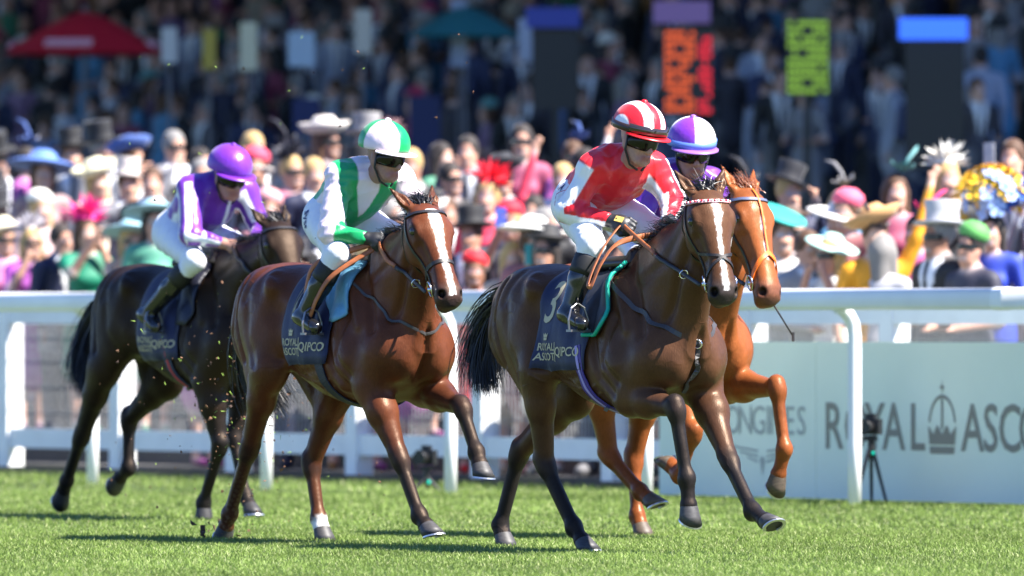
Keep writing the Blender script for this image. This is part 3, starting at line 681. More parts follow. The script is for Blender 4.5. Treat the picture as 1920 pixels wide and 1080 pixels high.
    def band(name, z0, z1, off, mt, par, a0=-180, a1=180):
        V = []; Fc = []; n = 44
        for i in range(n+1):
            t = math.radians(a0 + (a1-a0)*i/n)
            for zz, o_ in ((z0, off), (z1, off), (z1, off+.005), (z0, off+.005)):
                q = math.sqrt(max(0, 1-(zz/.118)**2)); V.append(hc + f*(hr[0]*q + o_)*math.cos(t) + l*(hr[1]*q + o_)*math.sin(t) + u*zz*hk)
        for i in range(n):
            for k in range(4): Fc.append((i*4+k, i*4+(k+1) % 4, (i+1)*4+(k+1) % 4, (i+1)*4+k))
        m = MB(); m.add(V, Fc); return m.build(name, mt, par, True)
    if K.get('band'):
        band('goggle_strap', -.022, .012, .002, mat('strap_' + K['name'], K['band'], .35), he)
        if K.get('spare'):
            band('spare_goggles', -.016, .022, .012, mat('spare_goggles', (.03, .022, .02), .08, spec=.9), he, -62, 62)
            m = MB(); m.lathe([(0, .012), (.008, .012), (.009, 0)], Vector(hc + f*(hr[0]*.93+.012) + l*-.02 + u*.006), Vector(f), 12); m.build('clip', mat('clip_black', (.01, .01, .01), .3), he)
    # --- goggles over the eyes and the strap to the chin
    V = []; Fc = []; n = 26; zs = (-.040, -.026, -.004, .018, .034)
    for i in range(n+1):
        t = math.radians(-78 + 156*i/n); nose = math.exp(-(t/.16)**2)
        for j, zz in enumerate(zs):
            z2 = zz + (nose*.016 if j == 0 else (nose*.008 if j == 1 else 0)) - (.012*abs(math.sin(t))**3 if j > 2 else -.008*abs(math.sin(t))**3)
            bl_ = 1 - .08*((zz+.002)/.036)**2
            V.append(c + (f*(.112*bl_)*math.cos(t) + l*.089*bl_*math.sin(t) + u*(z2+.004) - f*.004)*hk)
    for i in range(n):
        for j in range(4): Fc.append((i*5+j, (i+1)*5+j, (i+1)*5+j+1, i*5+j+1))
    m = MB(); m.add(V, Fc); gg = m.build('goggles', mat('goggle_lens', (.006, .005, .004), .14, spec=.35), root, True)
    so = gg.modifiers.new('th', 'SOLIDIFY'); so.thickness = .006; so.offset = -1
    m = MB()
    for sg in (-1, 1): m.tube([Vector(c + (f*.02 + l*sg*.086 + u*.02)*hk), Vector(c + (f*.012 + l*sg*.078 - u*.05)*hk), Vector(c + (f*.035 + l*sg*.05 - u*.115)*hk), Vector(c + (f*.055 + l*sg*.012 - u*.135)*hk)], .006, 6)
    m.build('chin_strap', mat('strap_black', (.012, .012, .012), .5), root, True)
    R['root'] = root
    return R
def mixc(base, over, w_): return base + (np.asarray(over) - base)*np.asarray(w_)[:, None]
def solid(V, c): return np.tile(np.asarray(c, float), (len(V), 1))
RED, WHT, PNK, GRN, PUR = (.72, .012, .022), (.82, .82, .83), (.80, .66, .72), (.0, .30, .085), (.14, .022, .34)
def near_arm(V, R, p):
    g = R['g']; t1, d1, r1 = seg_coords(V, g[p+'sh'], g[p+'elb']); t2, d2, r2 = seg_coords(V, g[p+'elb'], g[p+'hand'])
    a1 = g[p+'elb']-g[p+'sh']; return t1, d1, r1, t2, d2, r2
def torso_uv(V, R):
    q = V - R['pel']; return q @ R['bt'], q @ R['bl'], q @ R['bn']
def sl_lead(V, R):
    C = solid(V, RED); e1 = np.array((.84, -.545, 0)); e2 = np.array((-.545, -.84, 0)); up = np.array((0, 0, 1.))
    def rngm(a, lo, hi): return sstep(lo-.05, lo+.05, a)*sstep(hi+.05, hi-.05, a)
    for p in 'rl':
        t1, d1, r1, t2, d2, r2 = near_arm(V, R, p)
        ua = (d1 < .10) & (t1 > .0) & ((d1 < d2) | (t2 < .02)); a1 = np.arctan2(r1 @ e2, r1 @ e1); sh = sstep(.02, .07, t1)
        la = (d2 < .095) & (t2 >= .02) & (d2 <= d1)
        if p == 'r':
            C = mixc(C, WHT, ua*sh*rngm(a1, -.02, 1.5))
            a2 = np.arctan2(r2 @ -up, r2 @ e1); C = mixc(C, WHT, la*rngm(a2, .25, 3.0))
        else:
            C = mixc(C, WHT, ua*np.maximum(rngm(a1, .30, 1.5), rngm(a1, -1.9, -1.1)))
            a2 = np.arctan2(r2 @ e2, r2 @ e1); C = mixc(C, WHT, la*np.maximum(rngm(a2, .5, 1.6), rngm(a2, -2.2, -1.3)))
    return C
def hm_lead(x, y, z):
    C = np.tile(np.array(RED), (len(x), 1)); st = np.cos((y+.0)*2*math.pi/.088); return mixc(C, WHT, sstep(-.12, .12, -st))
def sl_h2(V, R):
    C = solid(V, PNK); t, y, n = torso_uv(V, R)
    for p in 'rl':
        t1, d1, r1, t2, d2, r2 = near_arm(V, R, p); C = mixc(C, GRN, (d2 < .09)*(d2 < d1+.0)*sstep(.10, .14, t2))
    T = np.linalg.norm(R['nb']-R['pel']); q = np.clip((T-t)/T, -.4, 1.2)
    arm = np.minimum(np.minimum(near_arm(V, R, 'r')[1], near_arm(V, R, 'l')[1]), 9)
    front = sstep(.03, -.02, n); cen = .115 - .14*np.clip(q, 0, 1)*front; wv = sstep(.058, .05, np.abs(np.abs(y)-cen)) * (arm > .0)
    inside = (np.abs(y) < .17)
    C = mixc(C, GRN, wv*inside)
    return C
def hm_h2(x, y, z):
    C = np.tile(np.array(PNK), (len(x), 1)); a = np.arctan2(y, x) + .25; k = np.sin(2*a); return mixc(C, GRN, sstep(-.05, .05, k)*(z > -.2))
def sl_h3(V, R):
    C = solid(V, PUR); t, y, n = torso_uv(V, R); e1 = np.array((.84, -.545, 0)); e2 = np.array((-.545, -.84, 0)); up = np.array((0, 0, 1.))
    def rngm(a, lo, hi): return sstep(lo-.06, lo+.06, a)*sstep(hi+.06, hi-.06, a)
    for p in 'rl':
        t1, d1, r1, t2, d2, r2 = near_arm(V, R, p)
        ua = (d1 < .10) & ((d1 < d2) | (t2 < .02)); a1 = np.arctan2(r1 @ e2, r1 @ e1); C = mixc(C, WHT, ua*sstep(.0, .05, t1)*np.maximum(rngm(a1, -.15, .55), rngm(a1, 1.25, 1.75)))
        la = (d2 < .095) & (t2 >= .02) & (d2 <= d1); a2 = np.arctan2(r2 @ -up, r2 @ e1); C = mixc(C, WHT, la*np.maximum(rngm(a2, -.2, .5), rngm(a2, 1.2, 1.9)))
    arm = np.minimum(near_arm(V, R, 'r')[1], near_arm(V, R, 'l')[1])
    return mixc(C, WHT, (arm > .09)*sstep(.016, .010, np.abs(np.abs(y)-.125)))
def hm_h3(x, y, z): return np.tile(np.array((.16, .025, .40)), (len(x), 1))
def sl_h4(V, R): return solid(V, PUR)
def hm_h4(x, y, z):
    C = np.tile(np.array(PUR)*1.25, (len(x), 1)); a = np.arctan2(y, x)+.15; return mixc(C, WHT, np.maximum(sstep(-.05, .05, np.sin(2*a)), sstep(-.008, -.014, z)*0))
JOCK = {}
JOCK['lead'] = make_jockey(HS['lead'], dict(skull=(.325, 0, 2.094), yaw=6, pitch=15, roll=-4, rsh=(.17, -.165, 1.955), lsh=(.20, .165, 1.955), relb=(.09, -.27, 1.735), rhand=(.34, -.12, 1.672), lelb=(.263, .25, 1.79), lhand=(.478, .07, 1.645),
    pelvis=(-.17, 0, 1.80), rhip=(-.11, -.10, 1.76), lhip=(-.11, .10, 1.76), rknee=(.27, -.25, 1.565), lknee=(.27, .25, 1.565), rank=(.205, -.345, 1.215), lank=(.205, .345, 1.215), rtoe=(.33, -.345, 1.16), ltoe=(.33, .345, 1.16)),
    dict(name='red', silks=sl_lead, helmet=hm_lead, peak=(.62, .012, .02), band=(.035, .02, .018), spare=True, breeches='white', seed=3, glove_badge=True, skin=(.42, .23, .17)),
    'jockey in red silks with white striped sleeves and striped cap on foremost horse')
JOCK['second'] = make_jockey(HS['second'], dict(skull=(0.459, 0, 2.04), yaw=16, pitch=12, rsh=(0.280, -.17, 1.93), lsh=(0.325, .17, 1.93), relb=(0.370, -.28, 1.64), rhand=(0.550, -.10, 1.60), lelb=(0.420, .26, 1.70), lhand=(0.590, .05, 1.60),
    pelvis=(-0.030, 0, 1.745), rhip=(0.010, -.10, 1.71), lhip=(0.010, .10, 1.71), rknee=(0.400, -.26, 1.53), lknee=(0.400, .26, 1.53), rank=(0.200, -.345, 1.20), lank=(0.200, .345, 1.20), rtoe=(0.320, -.345, 1.14), ltoe=(0.320, .345, 1.14)),
    dict(name='pink', silks=sl_h2, helmet=hm_h2, peak=(.80, .70, .75), breeches='pale', seed=9, skin=(.34, .18, .13)),
    'jockey in pale pink and green silks with quartered green cap')
JOCK['third'] = make_jockey(HS['third'], dict(skull=(.494, 0, 2.025), yaw=2, pitch=20, rsh=(.33, -.165, 1.955), lsh=(.385, .165, 1.95), relb=(.50, -.27, 1.68), rhand=(.686, -.08, 1.615), lelb=(.45, .25, 1.72), lhand=(.66, .04, 1.60),
    pelvis=(-.05, 0, 1.72), rhip=(.0, -.10, 1.69), lhip=(.0, .10, 1.69), rknee=(.53, -.26, 1.53), lknee=(.53, .26, 1.53), rank=(.12, -.345, 1.215), lank=(.12, .345, 1.215), rtoe=(.23, -.345, 1.14), ltoe=(.23, .345, 1.14)),
    dict(name='purple', silks=sl_h3, helmet=hm_h3, peak=(.15, .025, .38), breeches='pale', seed=15, bare_hands=True, skin=(.40, .21, .15)),
    'jockey in purple silks with white sleeve stripes and plain purple cap')
JOCK['fourth'] = make_jockey(HS['fourth'], dict(skull=(.55, -.01, 2.08), yaw=-18, pitch=14, rsh=(.42, -.165, 1.94), lsh=(.46, .165, 1.93), relb=(.42, -.27, 1.70), rhand=(.60, -.08, 1.62), lelb=(.52, .26, 1.72), lhand=(.66, .05, 1.62),
    pelvis=(.0, 0, 1.74), rhip=(.05, -.10, 1.70), lhip=(.05, .10, 1.70), rknee=(.42, -.26, 1.53), lknee=(.42, .26, 1.53), rank=(.22, -.345, 1.20), lank=(.22, .345, 1.20), rtoe=(.34, -.345, 1.14), ltoe=(.34, .345, 1.14)),
    dict(name='violet', silks=sl_h4, helmet=hm_h4, peak=(.30, .12, .45), band=(.12, .22, .62), breeches='white', seed=21, skin=(.38, .2, .15)),
    'jockey in plain violet silks and violet and white quartered cap, behind the leader')
# ------------------------------------------------------------------ tack and lettering
def text_mesh(txt, size, font_w=1.0, bold=0.0):
    cu = bpy.data.curves.new('lettering', 'FONT'); cu.body = txt; cu.size = size; cu.align_x = 'CENTER'; cu.align_y = 'CENTER'; cu.offset = bold; cu.resolution_u = 3; cu.space_character = 1.0
    ob = bpy.data.objects.new('lettering', cu); COL.objects.link(ob)
    me = bpy.data.meshes.new_from_object(ob.evaluated_get(bpy.context.evaluated_depsgraph_get())); bpy.data.objects.remove(ob); bpy.data.curves.remove(cu)
    return me
def lay_on(me, bvh, c, right, up, nrm, off, wscale=1.0, cell=.012):
    """lay a flat mesh onto a curved surface by dropping each vertex along -nrm"""
    c, right, up, nrm = Vector(c), Vector(right).normalized(), Vector(up).normalized(), Vector(nrm).normalized()
    bm = bmesh.new(); bm.from_mesh(me); bmesh.ops.triangulate(bm, faces=bm.faces[:])
    for _ in range(3):
        le = [e for e in bm.edges if e.calc_length() > cell*2]
        if not le: break
        bmesh.ops.subdivide_edges(bm, edges=le, cuts=1)
    for v in bm.verts:
        p = c + right*v.co.x*wscale + up*v.co.y; h, n, _, _ = bvh.ray_cast(p + nrm*.25, -nrm, .6)
        v.co = (h if h is not None else p) + nrm*off
    bm.to_mesh(me); bm.free(); return me
def flat_poly(pts):
    me = bpy.data.meshes.new('mark'); me.from_pydata([(x, y, 0) for x, y in pts], [], [tuple(range(len(pts)))]); return me
def obj_bvh(o):
    me = o.data; return BVHTree.FromPolygons([v.co[:] for v in me.vertices], [tuple(p.vertices) for p in me.polygons])
def part(root, name):
    for ch in root.children:
        if ch.name.split('.')[0] == name: return ch
LEATHER = mat('leather_dark', (.016, .012, .010), .45, spec=.5)
TAN = mat('leather_tan', (.36, .11, .035), .5, noise=(30, .2))
STEEL = mat('bit_steel', (.72, .72, .72), .22, 1.0)
NAVY = mat('navy_cloth', (.008, .012, .055), .62, sheen=.15, noise=(50, .2), bump=(120, .15, .004))
GOLD = mat('gold_print', (.50, .43, .26), .6)
def sub(Hs, path): return [Hs['H'](*p) for p in path]
def bridle(Hs, K, hands):
    b, root = Hs['bvh'], Hs['root']; br = MB()
    def lay(path, w_, mb=br, off=.002, n=36, th=.005): strap(mb, strap_pts(b, sub(Hs, path), off, n), w_, th)
    for sg in (-1, 1):
        lay([(.0, -.075, sg*.055), (.10, -.055, sg*.10), (.30, -.065, sg*.115), (.55, -.06, sg*.085), (.78, -.06, sg*.065)], .016)
        lay([(.04, -.06, sg*.09), (.25, -.14, sg*.09), (.42, -.19, sg*.05), (.44, -.2, 0)], .010)
    lay([(-.02, -.09, -.06), (-.06, -.09, 0), (-.02, -.09, .06)], .02, n=14)
    if K.get('grackle'):
        for sg in (-1, 1):
            lay([(.52, -.07, sg*.095), (.585, .0, sg*.07), (.63, .05, 0), (.70, .02, -sg*.055), (.78, -.05, -sg*.075), (.82, -.10, -sg*.05)], .014, n=40, off=.003)
    elif K.get('noseband', True):
        tn = K.get('nb_t', .62)
        lay([(tn+.04, -.16, 0), (tn+.03, -.11, -.07), (tn, -.02, -.085), (tn, .06, 0), (tn, -.02, .085), (tn+.03, -.11, .07), (tn+.04, -.16, 0)], .020, n=60, off=.002)
    bo = br.build('bridle', LEATHER, root)
    bb = MB(); lay([(.05, -.055, -.10), (.085, -.0, -.10), (.115, .045, -.055), (.12, .06, 0), (.115, .045, .055), (.085, -.0, .10), (.05, -.055, .10)], .017, bb, n=40, off=.004)
    bb.build('browband', mat('browband_' + K.get('brow', 'dark'), {'dark': (.02, .018, .02), 'beads': (.72, .35, .38), 'blue': (.1, .12, .2)}[K.get('brow', 'dark')], .4), bo)
    if K.get('brow') == 'beads':
        sp = strap_pts(b, sub(Hs, [(.05, -.055, -.10), (.085, -.0, -.10), (.115, .045, -.055), (.12, .06, 0), (.115, .045, .055), (.085, -.0, .10), (.05, -.055, .10)]), .012, 25)
        for i, (p, n) in enumerate(sp):
            mw = MB(); mw.lathe([(.0058, -.002), (.006, .002), (.003, .0055), (0, .006)], p, n, 8); mw.build('bead', mat('bead_white', (.85, .85, .85), .2) if i % 2 else mat('bead_red', (.5, .02, .05), .2), bo)
    if K.get('orange'):
        om = mat('orange_rubber', (.85, .16, .008), .45); m = MB()
        lay([(.0, .03, .0), (.1, .06, 0), (.3, .07, 0), (.60, .06, 0)], .010, m, .006, 40)
        for sg in (-1, 1): lay([(.60, .06, 0), (.66, .035, sg*.05), (.74, -.02, sg*.08), (.80, -.06, sg*.085), (.86, -.085, sg*.07)], .024, m, .006, 30, .006)
        m.build('noseband_strap', om, bo)
    bits = {}
    for sg in (-1, 1):
        p, n, _, _ = b.find_nearest(Hs['H'](.80, -.075, sg*.08)); rc = p + n*.012 - Hs['A']*.0; m = MB()
        ring(m, rc, n + Hs['A']*.15, .040, .0045); m.tube([rc - n*.02, rc + n*.012], .011, 8)
        m.build('bit_ring', STEEL, bo, True); bits[sg] = rc + n*.004 - Hs['F']*.038 - Hs['A']*.01
    # reins run from the bit rings to the hands
    Hh = []
    for sg, hnd in zip((-1, 1), hands):
        if hnd is None: continue
        a = bits[sg]; e = Vector(hnd); m = MB(); m2 = MB(); pts = []
        for i in range(25):
            t = i/24; p = a.lerp(e, t); 
            loc, nor, _, dd = b.find_nearest(p)
            d = (p-loc).dot(nor)
            p2 = p if d > .016 else loc + nor*.016
            pts.append(p2 + Vector((0, 0, -.018*math.sin(math.pi*t))))
        up = Vector((0, sg*1.0, .3))
        m.tube(pts[:14], .011, 8, flat=.35, up=up); m2.tube(pts[13:], .012, 8, flat=.4, up=up)
        rn = m.build('rein', LEATHER, root, True); m2.build('rubber_grip', TAN if K.get('tan_rein', True) else LEATHER, rn, True)
        if K.get('rings'):
            m = MB(); ring(m, pts[5], (pts[6]-pts[4]), .022, .0035); m.build('martingale_ring', STEEL, rn, True)
    return bits
def breastplate(Hs, center, top, low=True, name='breastplate', w_=.024, mt=mat('leather_grey', (.05, .045, .045), .5)):  # strap leather coloured paler, as if light fell on it
    b = Hs['bvh']; m = MB(); c = Vector(center)
    for sg in (-1, 1):
        t0 = Vector(top); t0.y *= sg
        mid = t0.lerp(c, .55) + Vector((.10, sg*.12, -.02))
        strap(m, strap_pts(b, [t0, mid, c], .003, 30), w_, .005)
    if low:
        strap(m, strap_pts(b, [c, c + Vector((0, 0, -.12)), c + Vector((-.1, 0, -.28))], .003, 20), w_, .005)
    o = m.build(name, mt, Hs['root']); p, n, _, _ = b.find_nearest(c)
    if low: m = MB(); ring(m, p + n*.012, n, .022, .005, 14); m.build('ring', STEEL, o, True)
def saddle_cloth(Hs, x0, x1, zlow, number, letters=True, pad=None, girth=None, girth_stripe=None):
    b, root, dz = Hs['bvh'], Hs['root'], Hs['J'].get('dz', 0); nx, na = 22, 34; V = []; Fc = []
    zc = 1.15 + dz; rg = random.Random(5)
    def hit(x, A_):
        dirv = Vector((0, math.sin(A_), math.cos(A_))); o = Vector((x, 0, zc)); h, n, _, _ = b.ray_cast(o + dirv*.9, -dirv, .9)
        return (h, n) if h is not None else (o + dirv*.28, dirv)
    for i in range(nx+1):
        x = x0 + (x1-x0)*i/nx; lims = []
        for sg in (-1, 1):
            lo, hi = .6, 2.4
            for _ in range(14):
                mid = (lo+hi)/2
                if hit(x, sg*mid)[0].z > zlow: lo = mid
                else: hi = mid
            lims.append(lo)
        for j in range(na+1):
            ang = -1 + 2*j/na; A_ = ang*(lims[0] if ang < 0 else lims[1]); h, n = hit(x, A_)
            fl = .010 + .004*math.sin(x*31 + ang*9) + .012*max(0, abs(ang)-.6)
            V.append(h + n*fl)
    # clip the rows that fell under the hem by pinning them to it
    for i in range(nx):
        for j in range(na): Fc.append((i*(na+1)+j, (i+1)*(na+1)+j, (i+1)*(na+1)+j+1, i*(na+1)+j+1))
    me = bpy.data.meshes.new('saddle_cloth'); me.from_pydata([tuple(v) for v in V], [], Fc); me.polygons.foreach_set('use_smooth', [True]*len(me.polygons))
    o = link('saddle_cloth', me, NAVY, root); so = o.modifiers.new('th', 'SOLIDIFY'); so.thickness = .004; so.offset = 1
    cb = obj_bvh(o)
    def put(txt, x, z, size, ws=1.0, name='lettering', bold=0.):
        link(name, lay_on(text_mesh(txt, size, bold=bold), cb, (x, -.3, z), (1, 0, 0), (0, 0, 1), (0, -1, 0), .0075, ws), GOLD, o)
    def box(x, z, w_, h_): link('print_bar', lay_on(flat_poly([(-w_/2, -h_/2), (w_/2, -h_/2), (w_/2, h_/2), (-w_/2, h_/2)]), cb, (x, -.3, z), (1, 0, 0), (0, 0, 1), (0, -1, 0), .0075), GOLD, o)
    if letters:
        put('ROYAL', x0+.115, zlow+.112, .054, 1.1, bold=.0008); put('ASCOT', x0+.115, zlow+.062, .054, 1.1, bold=.0008); box(x0+.215, zlow+.088, .006, .10); put('QIPCO', x0+.335, zlow+.088, .066, 1.15, bold=.001)
        crown_mark(cb, (x0+.115, -.3, zlow+.175), .045, o)
    if number: put(number[0], x0+number[1], zlow+number[2], number[3], .95, 'number', .002)
    # girth
    if girth:
        m = MB(); g0, g1 = girth
        pth = [(g0, -.30, zlow+.12), ((g0*2+g1)/3, -.28, .86+dz), ((g0+g1*2)/3, -.2, .77+dz), (g1, -.1, .73+dz), (g1, .1, .73+dz), (g0, .30, zlow+.12)]
        sp = strap_pts(b, pth, .006, 60); strap(m, sp, .075, .006); gi = m.build('girth', mat('girth_' + girth_stripe, {'purple': (.06, .03, .22), 'dark': (.012, .013, .03), 'blue': (.02, .03, .07)}[girth_stripe], .6), root)
        if girth_stripe != 'dark':
            m = MB(); strap(m, [(p + n*.0065, n) for p, n in sp], .02, .003); m.build('girth_stripe', mat('stripe_' + girth_stripe, {'purple': (.35, .28, .6), 'blue': (.5, .04, .05)}[girth_stripe], .6), gi)
            for q in (20, 33):
                m = MB(); m.box(sp[q][0] + sp[q][1]*.012, (.085, .02, .012), (sp[q][1].cross(sp[q+1][0]-sp[q][0]).normalized(), (sp[q+1][0]-sp[q][0]).normalized(), sp[q][1]))
                m.build('girth_buckle', mat('buckle_' + girth_stripe, (.03, .03, .16) if girth_stripe == 'purple' else (.02, .02, .025), .5), gi)
    return o
def crown_mark(cb, c, s, par, mt=None, off=.0075, up=(0, 0, 1), right=(1, 0, 0), nrm=(0, -1, 0)):
    P = lambda pts: link('crown_print', lay_on(flat_poly([(x*s, y*s) for x, y in pts]), cb, c, right, up, nrm, off), mt or GOLD, par)
    P([(-.45, -.6), (.45, -.6), (.5, -.3), (-.5, -.3)])
    P([(-.5, -.25), (.5, -.25), (.62, .2), (.3, -.02), (.0, .25), (-.3, -.02), (-.62, .2)])
def saddle_set(Hs, Jk, K):
    """pad, saddle tree, stirrup leathers and irons"""
    b, root, dz = Hs['bvh'], Hs['root'], Hs['J'].get('dz', 0); g = Jk['g']; x0 = K['x']
    s = SDF(); top = 1.47 + dz
    s.cone((x0-.17, 0, top+.015), (x0+.14, 0, top+.03), .10, .09, k=.03, flat=((0, 0, 1), 2.2)); s.ell((x0-.2, 0, top+.03), (.07, .12, .04), k=.03); s.ell((x0+.17, 0, top+.065), (.045, .07, .05), k=.03)
    sa = sdf_obj('saddle', s, .012, mat('saddle_leather', attr=True, rough=.35), root, default=K.get('saddle_col', (.02, .015, .012)))
    for sg in (-1, 1):
        V = []; Fc = []; n = 12
        for i in range(n+1):
            for j in range(n+1):
                u_, v = i/n, j/n; x = x0 + .03 + (u_-.42)*(.30 - .10*v) + .14*v; z = top + .02 - v*K.get('flap', .36)
                rnd = max(0, v-.7)/.3; x = x0+.10 + (x-x0-.10)*(1-.45*rnd*rnd)
                h, nr, _, _ = b.ray_cast(Vector((x, sg*.8, z)), Vector((0, -sg, 0)), .9)
                if h is None: h, nr, _, _ = b.find_nearest(Vector((x, sg*.1, z)))
                V.append(h + nr*.022)
        for i in range(n):
            for j in range(n): Fc.append((i*(n+1)+j, (i+1)*(n+1)+j, (i+1)*(n+1)+j+1, i*(n+1)+j+1))
        me = bpy.data.meshes.new('saddle_flap'); me.from_pydata([tuple(v) for v in V], [], Fc); me.polygons.foreach_set('use_smooth', [True]*len(me.polygons))
        fo = link('saddle_flap', me, mat('flap_' + K['flap_name'], K['flap_col'], .5, noise=(25, .15)), sa); so = fo.modifiers.new('th', 'SOLIDIFY'); so.thickness = .012; so.offset = 1
        if K.get('edge'):
            e = [V[n*(n+1)+j] for j in range(n+1)] + [V[i*(n+1)+n] for i in range(n-1, -1, -1)]; m = MB(); m.tube([Vector(q) + Vector((0, sg*.008, 0)) for q in e], .011, 6); m.build('flap_piping', mat('piping_' + K['flap_name'], K['edge'], .5), fo, True)
        an, toe = g[('r' if sg < 0 else 'l')+'ank'], g[('r' if sg < 0 else 'l')+'toe']; ball = Vector(lerp(an, toe, .72)) + Vector((0, 0, -.045))
        m = MB(); tp = ball + Vector((-.01, 0, .135)); m.tube([Vector((x0+.10, sg*.27, top-.07)), Vector((x0+.10, sg*.315, top-.16)), tp + Vector((0, 0, .02)), tp], .011, 6, flat=.35, up=Vector((0, 1, 0)))
        le = m.build('stirrup_leather', mat('leather_' + K.get('strap', 'tan'), {'tan': (.36, .11, .035), 'dark': (.015, .013, .012), 'white': (.7, .7, .68)}[K.get('strap', 'tan')], .5), root, True)
        m = MB(); m.tube([ball + Vector((0, -.055, .0)), ball + Vector((0, -.06, .05)), ball + Vector((-.005, -.04, .11)), tp, ball + Vector((-.005, .04, .11)), ball + Vector((0, .06, .05)), ball + Vector((0, .055, 0))], .0055, 6)
        m.box(ball + Vector((0, 0, -.004)), (.045, .12, .012)); m.build('stirrup_iron', mat('iron_dull', (.22, .22, .23), .4, .8), le)
bridle(HS['lead'], dict(grackle=True, brow='beads', rings=True), (JOCK['lead']['g']['rhand'], JOCK['lead']['g']['lhand']))
bridle(HS['second'], dict(brow='dark', rings=True), (JOCK['second']['g']['rhand'], JOCK['second']['g']['lhand']))
bridle(HS['third'], dict(brow='dark', tan_rein=False), (JOCK['third']['g']['rhand'], JOCK['third']['g']['lhand']))
bridle(HS['fourth'], dict(brow='blue', orange=True, noseband=False), (JOCK['fourth']['g']['rhand'], JOCK['fourth']['g']['lhand']))
breastplate(HS['lead'], (.86, 0, 1.06), (.36, .22, 1.38))
breastplate(HS['second'], (.90, 0, 1.10), (.42, .2, 1.40), low=False, name='neck_strap', w_=.014)
saddle_cloth(HS['lead'], -.22, .28, .93, ('3', .115, .33, .30), girth=(.20, .36), girth_stripe='purple')
saddle_cloth(HS['second'], -.13, .34, .95, ('1', .12, .33, .30), girth=(.24, .38), girth_stripe='dark')
saddle_cloth(HS['third'], -.10, .38, .95, None, girth=(.24, .36), girth_stripe='blue')
saddle_cloth(HS['fourth'], -.10, .38, .95, None, girth=(.24, .36), girth_stripe='dark')
saddle_set(HS['lead'], JOCK['lead'], dict(x=.16, flap_name='black', flap_col=(.03, .032, .04), edge=(.0, .36, .26), strap='dark'))
saddle_set(HS['second'], JOCK['second'], dict(x=.21, flap_name='sky', flap_col=(.13, .33, .47), flap=.31, strap='tan'))
saddle_set(HS['third'], JOCK['third'], dict(x=.24, flap_name='dark', flap_col=(.012, .014, .03), strap='dark'))
saddle_set(HS['fourth'], JOCK['fourth'], dict(x=.24, flap_name='dark', flap_col=(.012, .014, .03), strap='dark'))
# a whip held low on the chestnut's far side
t = empty('whip', HS['fourth']['root'].location, HS['fourth']['root'].rotation_euler.z); tag(t, 'thin black whip pointing down in front of the chestnut chest', 'whip')
m = MB(); m.tube([(.70, .02, 1.60), (.86, .24, 1.36), (.90, .30, 1.24), (.95, .37, 1.10)], [.008, .006, .005, .004], 8); m.build('shaft', LEATHER, t, True)
m = MB(); m.box((.953, .374, 1.09), (.006, .014, .05)); m.build('flap', LEATHER, t)
# tan rein buckle loop hanging from the hands
for k, pts in (('lead', [(.36, -.14, 1.655), (.38, -.24, 1.56), (.40, -.32, 1.45), (.415, -.365, 1.37), (.425, -.37, 1.35), (.44, -.36, 1.36), (.445, -.31, 1.46), (.45, -.22, 1.56), (.49, -.10, 1.60), (.50, .03, 1.62)]),
               ('second', [(0.530, -.12, 1.58), (0.430, -.25, 1.53), (0.290, -.33, 1.47), (0.230, -.345, 1.36), (0.230, -.35, 1.24), (0.270, -.35, 1.20), (0.340, -.345, 1.30), (0.430, -.30, 1.42), (0.550, -.1, 1.57)])):
    m = MB(); P = [Vector(p) for p in pts]; Q = []
    for i in range(len(P)-1):
        p0, p1, p2, p3 = P[max(i-1, 0)], P[i], P[i+1], P[min(i+2, len(P)-1)]
        for j in range(6):
            t = j/6; Q.append(.5*((2*p1) + (p2-p0)*t + (2*p0-5*p1+4*p2-p3)*t*t + (3*p1-p0-3*p2+p3)*t**3))
    Q.append(P[-1]); m.tube(Q, .015, 8, flat=.3, up=Vector((0, 1, .2))); m.build('rein_loop', TAN, HS[k]['root'], True)
# sponsor patch and marks on the breeches
def on_breeches(k, specs):
    bo = part(JOCK[k]['root'], 'breeches'); bb = obj_bvh(bo)
    for kind, arg, c, rt, up, size, mt in specs:
        nr = Vector((-.35, -1, .1)).normalized()
        me = text_mesh(arg, size, bold=.001) if kind == 't' else flat_poly([(-arg[0]/2, -arg[1]/2), (arg[0]/2, -arg[1]/2), (arg[0]/2, arg[1]/2), (-arg[0]/2, arg[1]/2)])
        link('lettering' if kind == 't' else 'patch', lay_on(me, bb, c, rt, up, nr, .004 if kind == 't' else .0022), mt, bo)
DN = (.35, -.15, -.9); UPR = (.9, -.3, .4)
on_breeches('lead', [('p', (.17, .075), (-.10, -.3, 1.77), DN, UPR, 0, mat('patch_red', (.45, .01, .03), .6)), ('t', 'sporc', (-.10, -.3, 1.77), DN, UPR, .07, mat('print_white', (.8, .8, .8), .6)), ('t', '/A', (-.165, -.3, 1.87), (.9, -.3, -.2), (.2, 0, .95), .05, mat('print_navy', (.01, .02, .12), .6))])
on_breeches('second', [('t', 'syst', (.01, -.3, 1.72), (.35, -.15, -.9), (.9, -.3, .4), .075, MATS['print_navy'])])
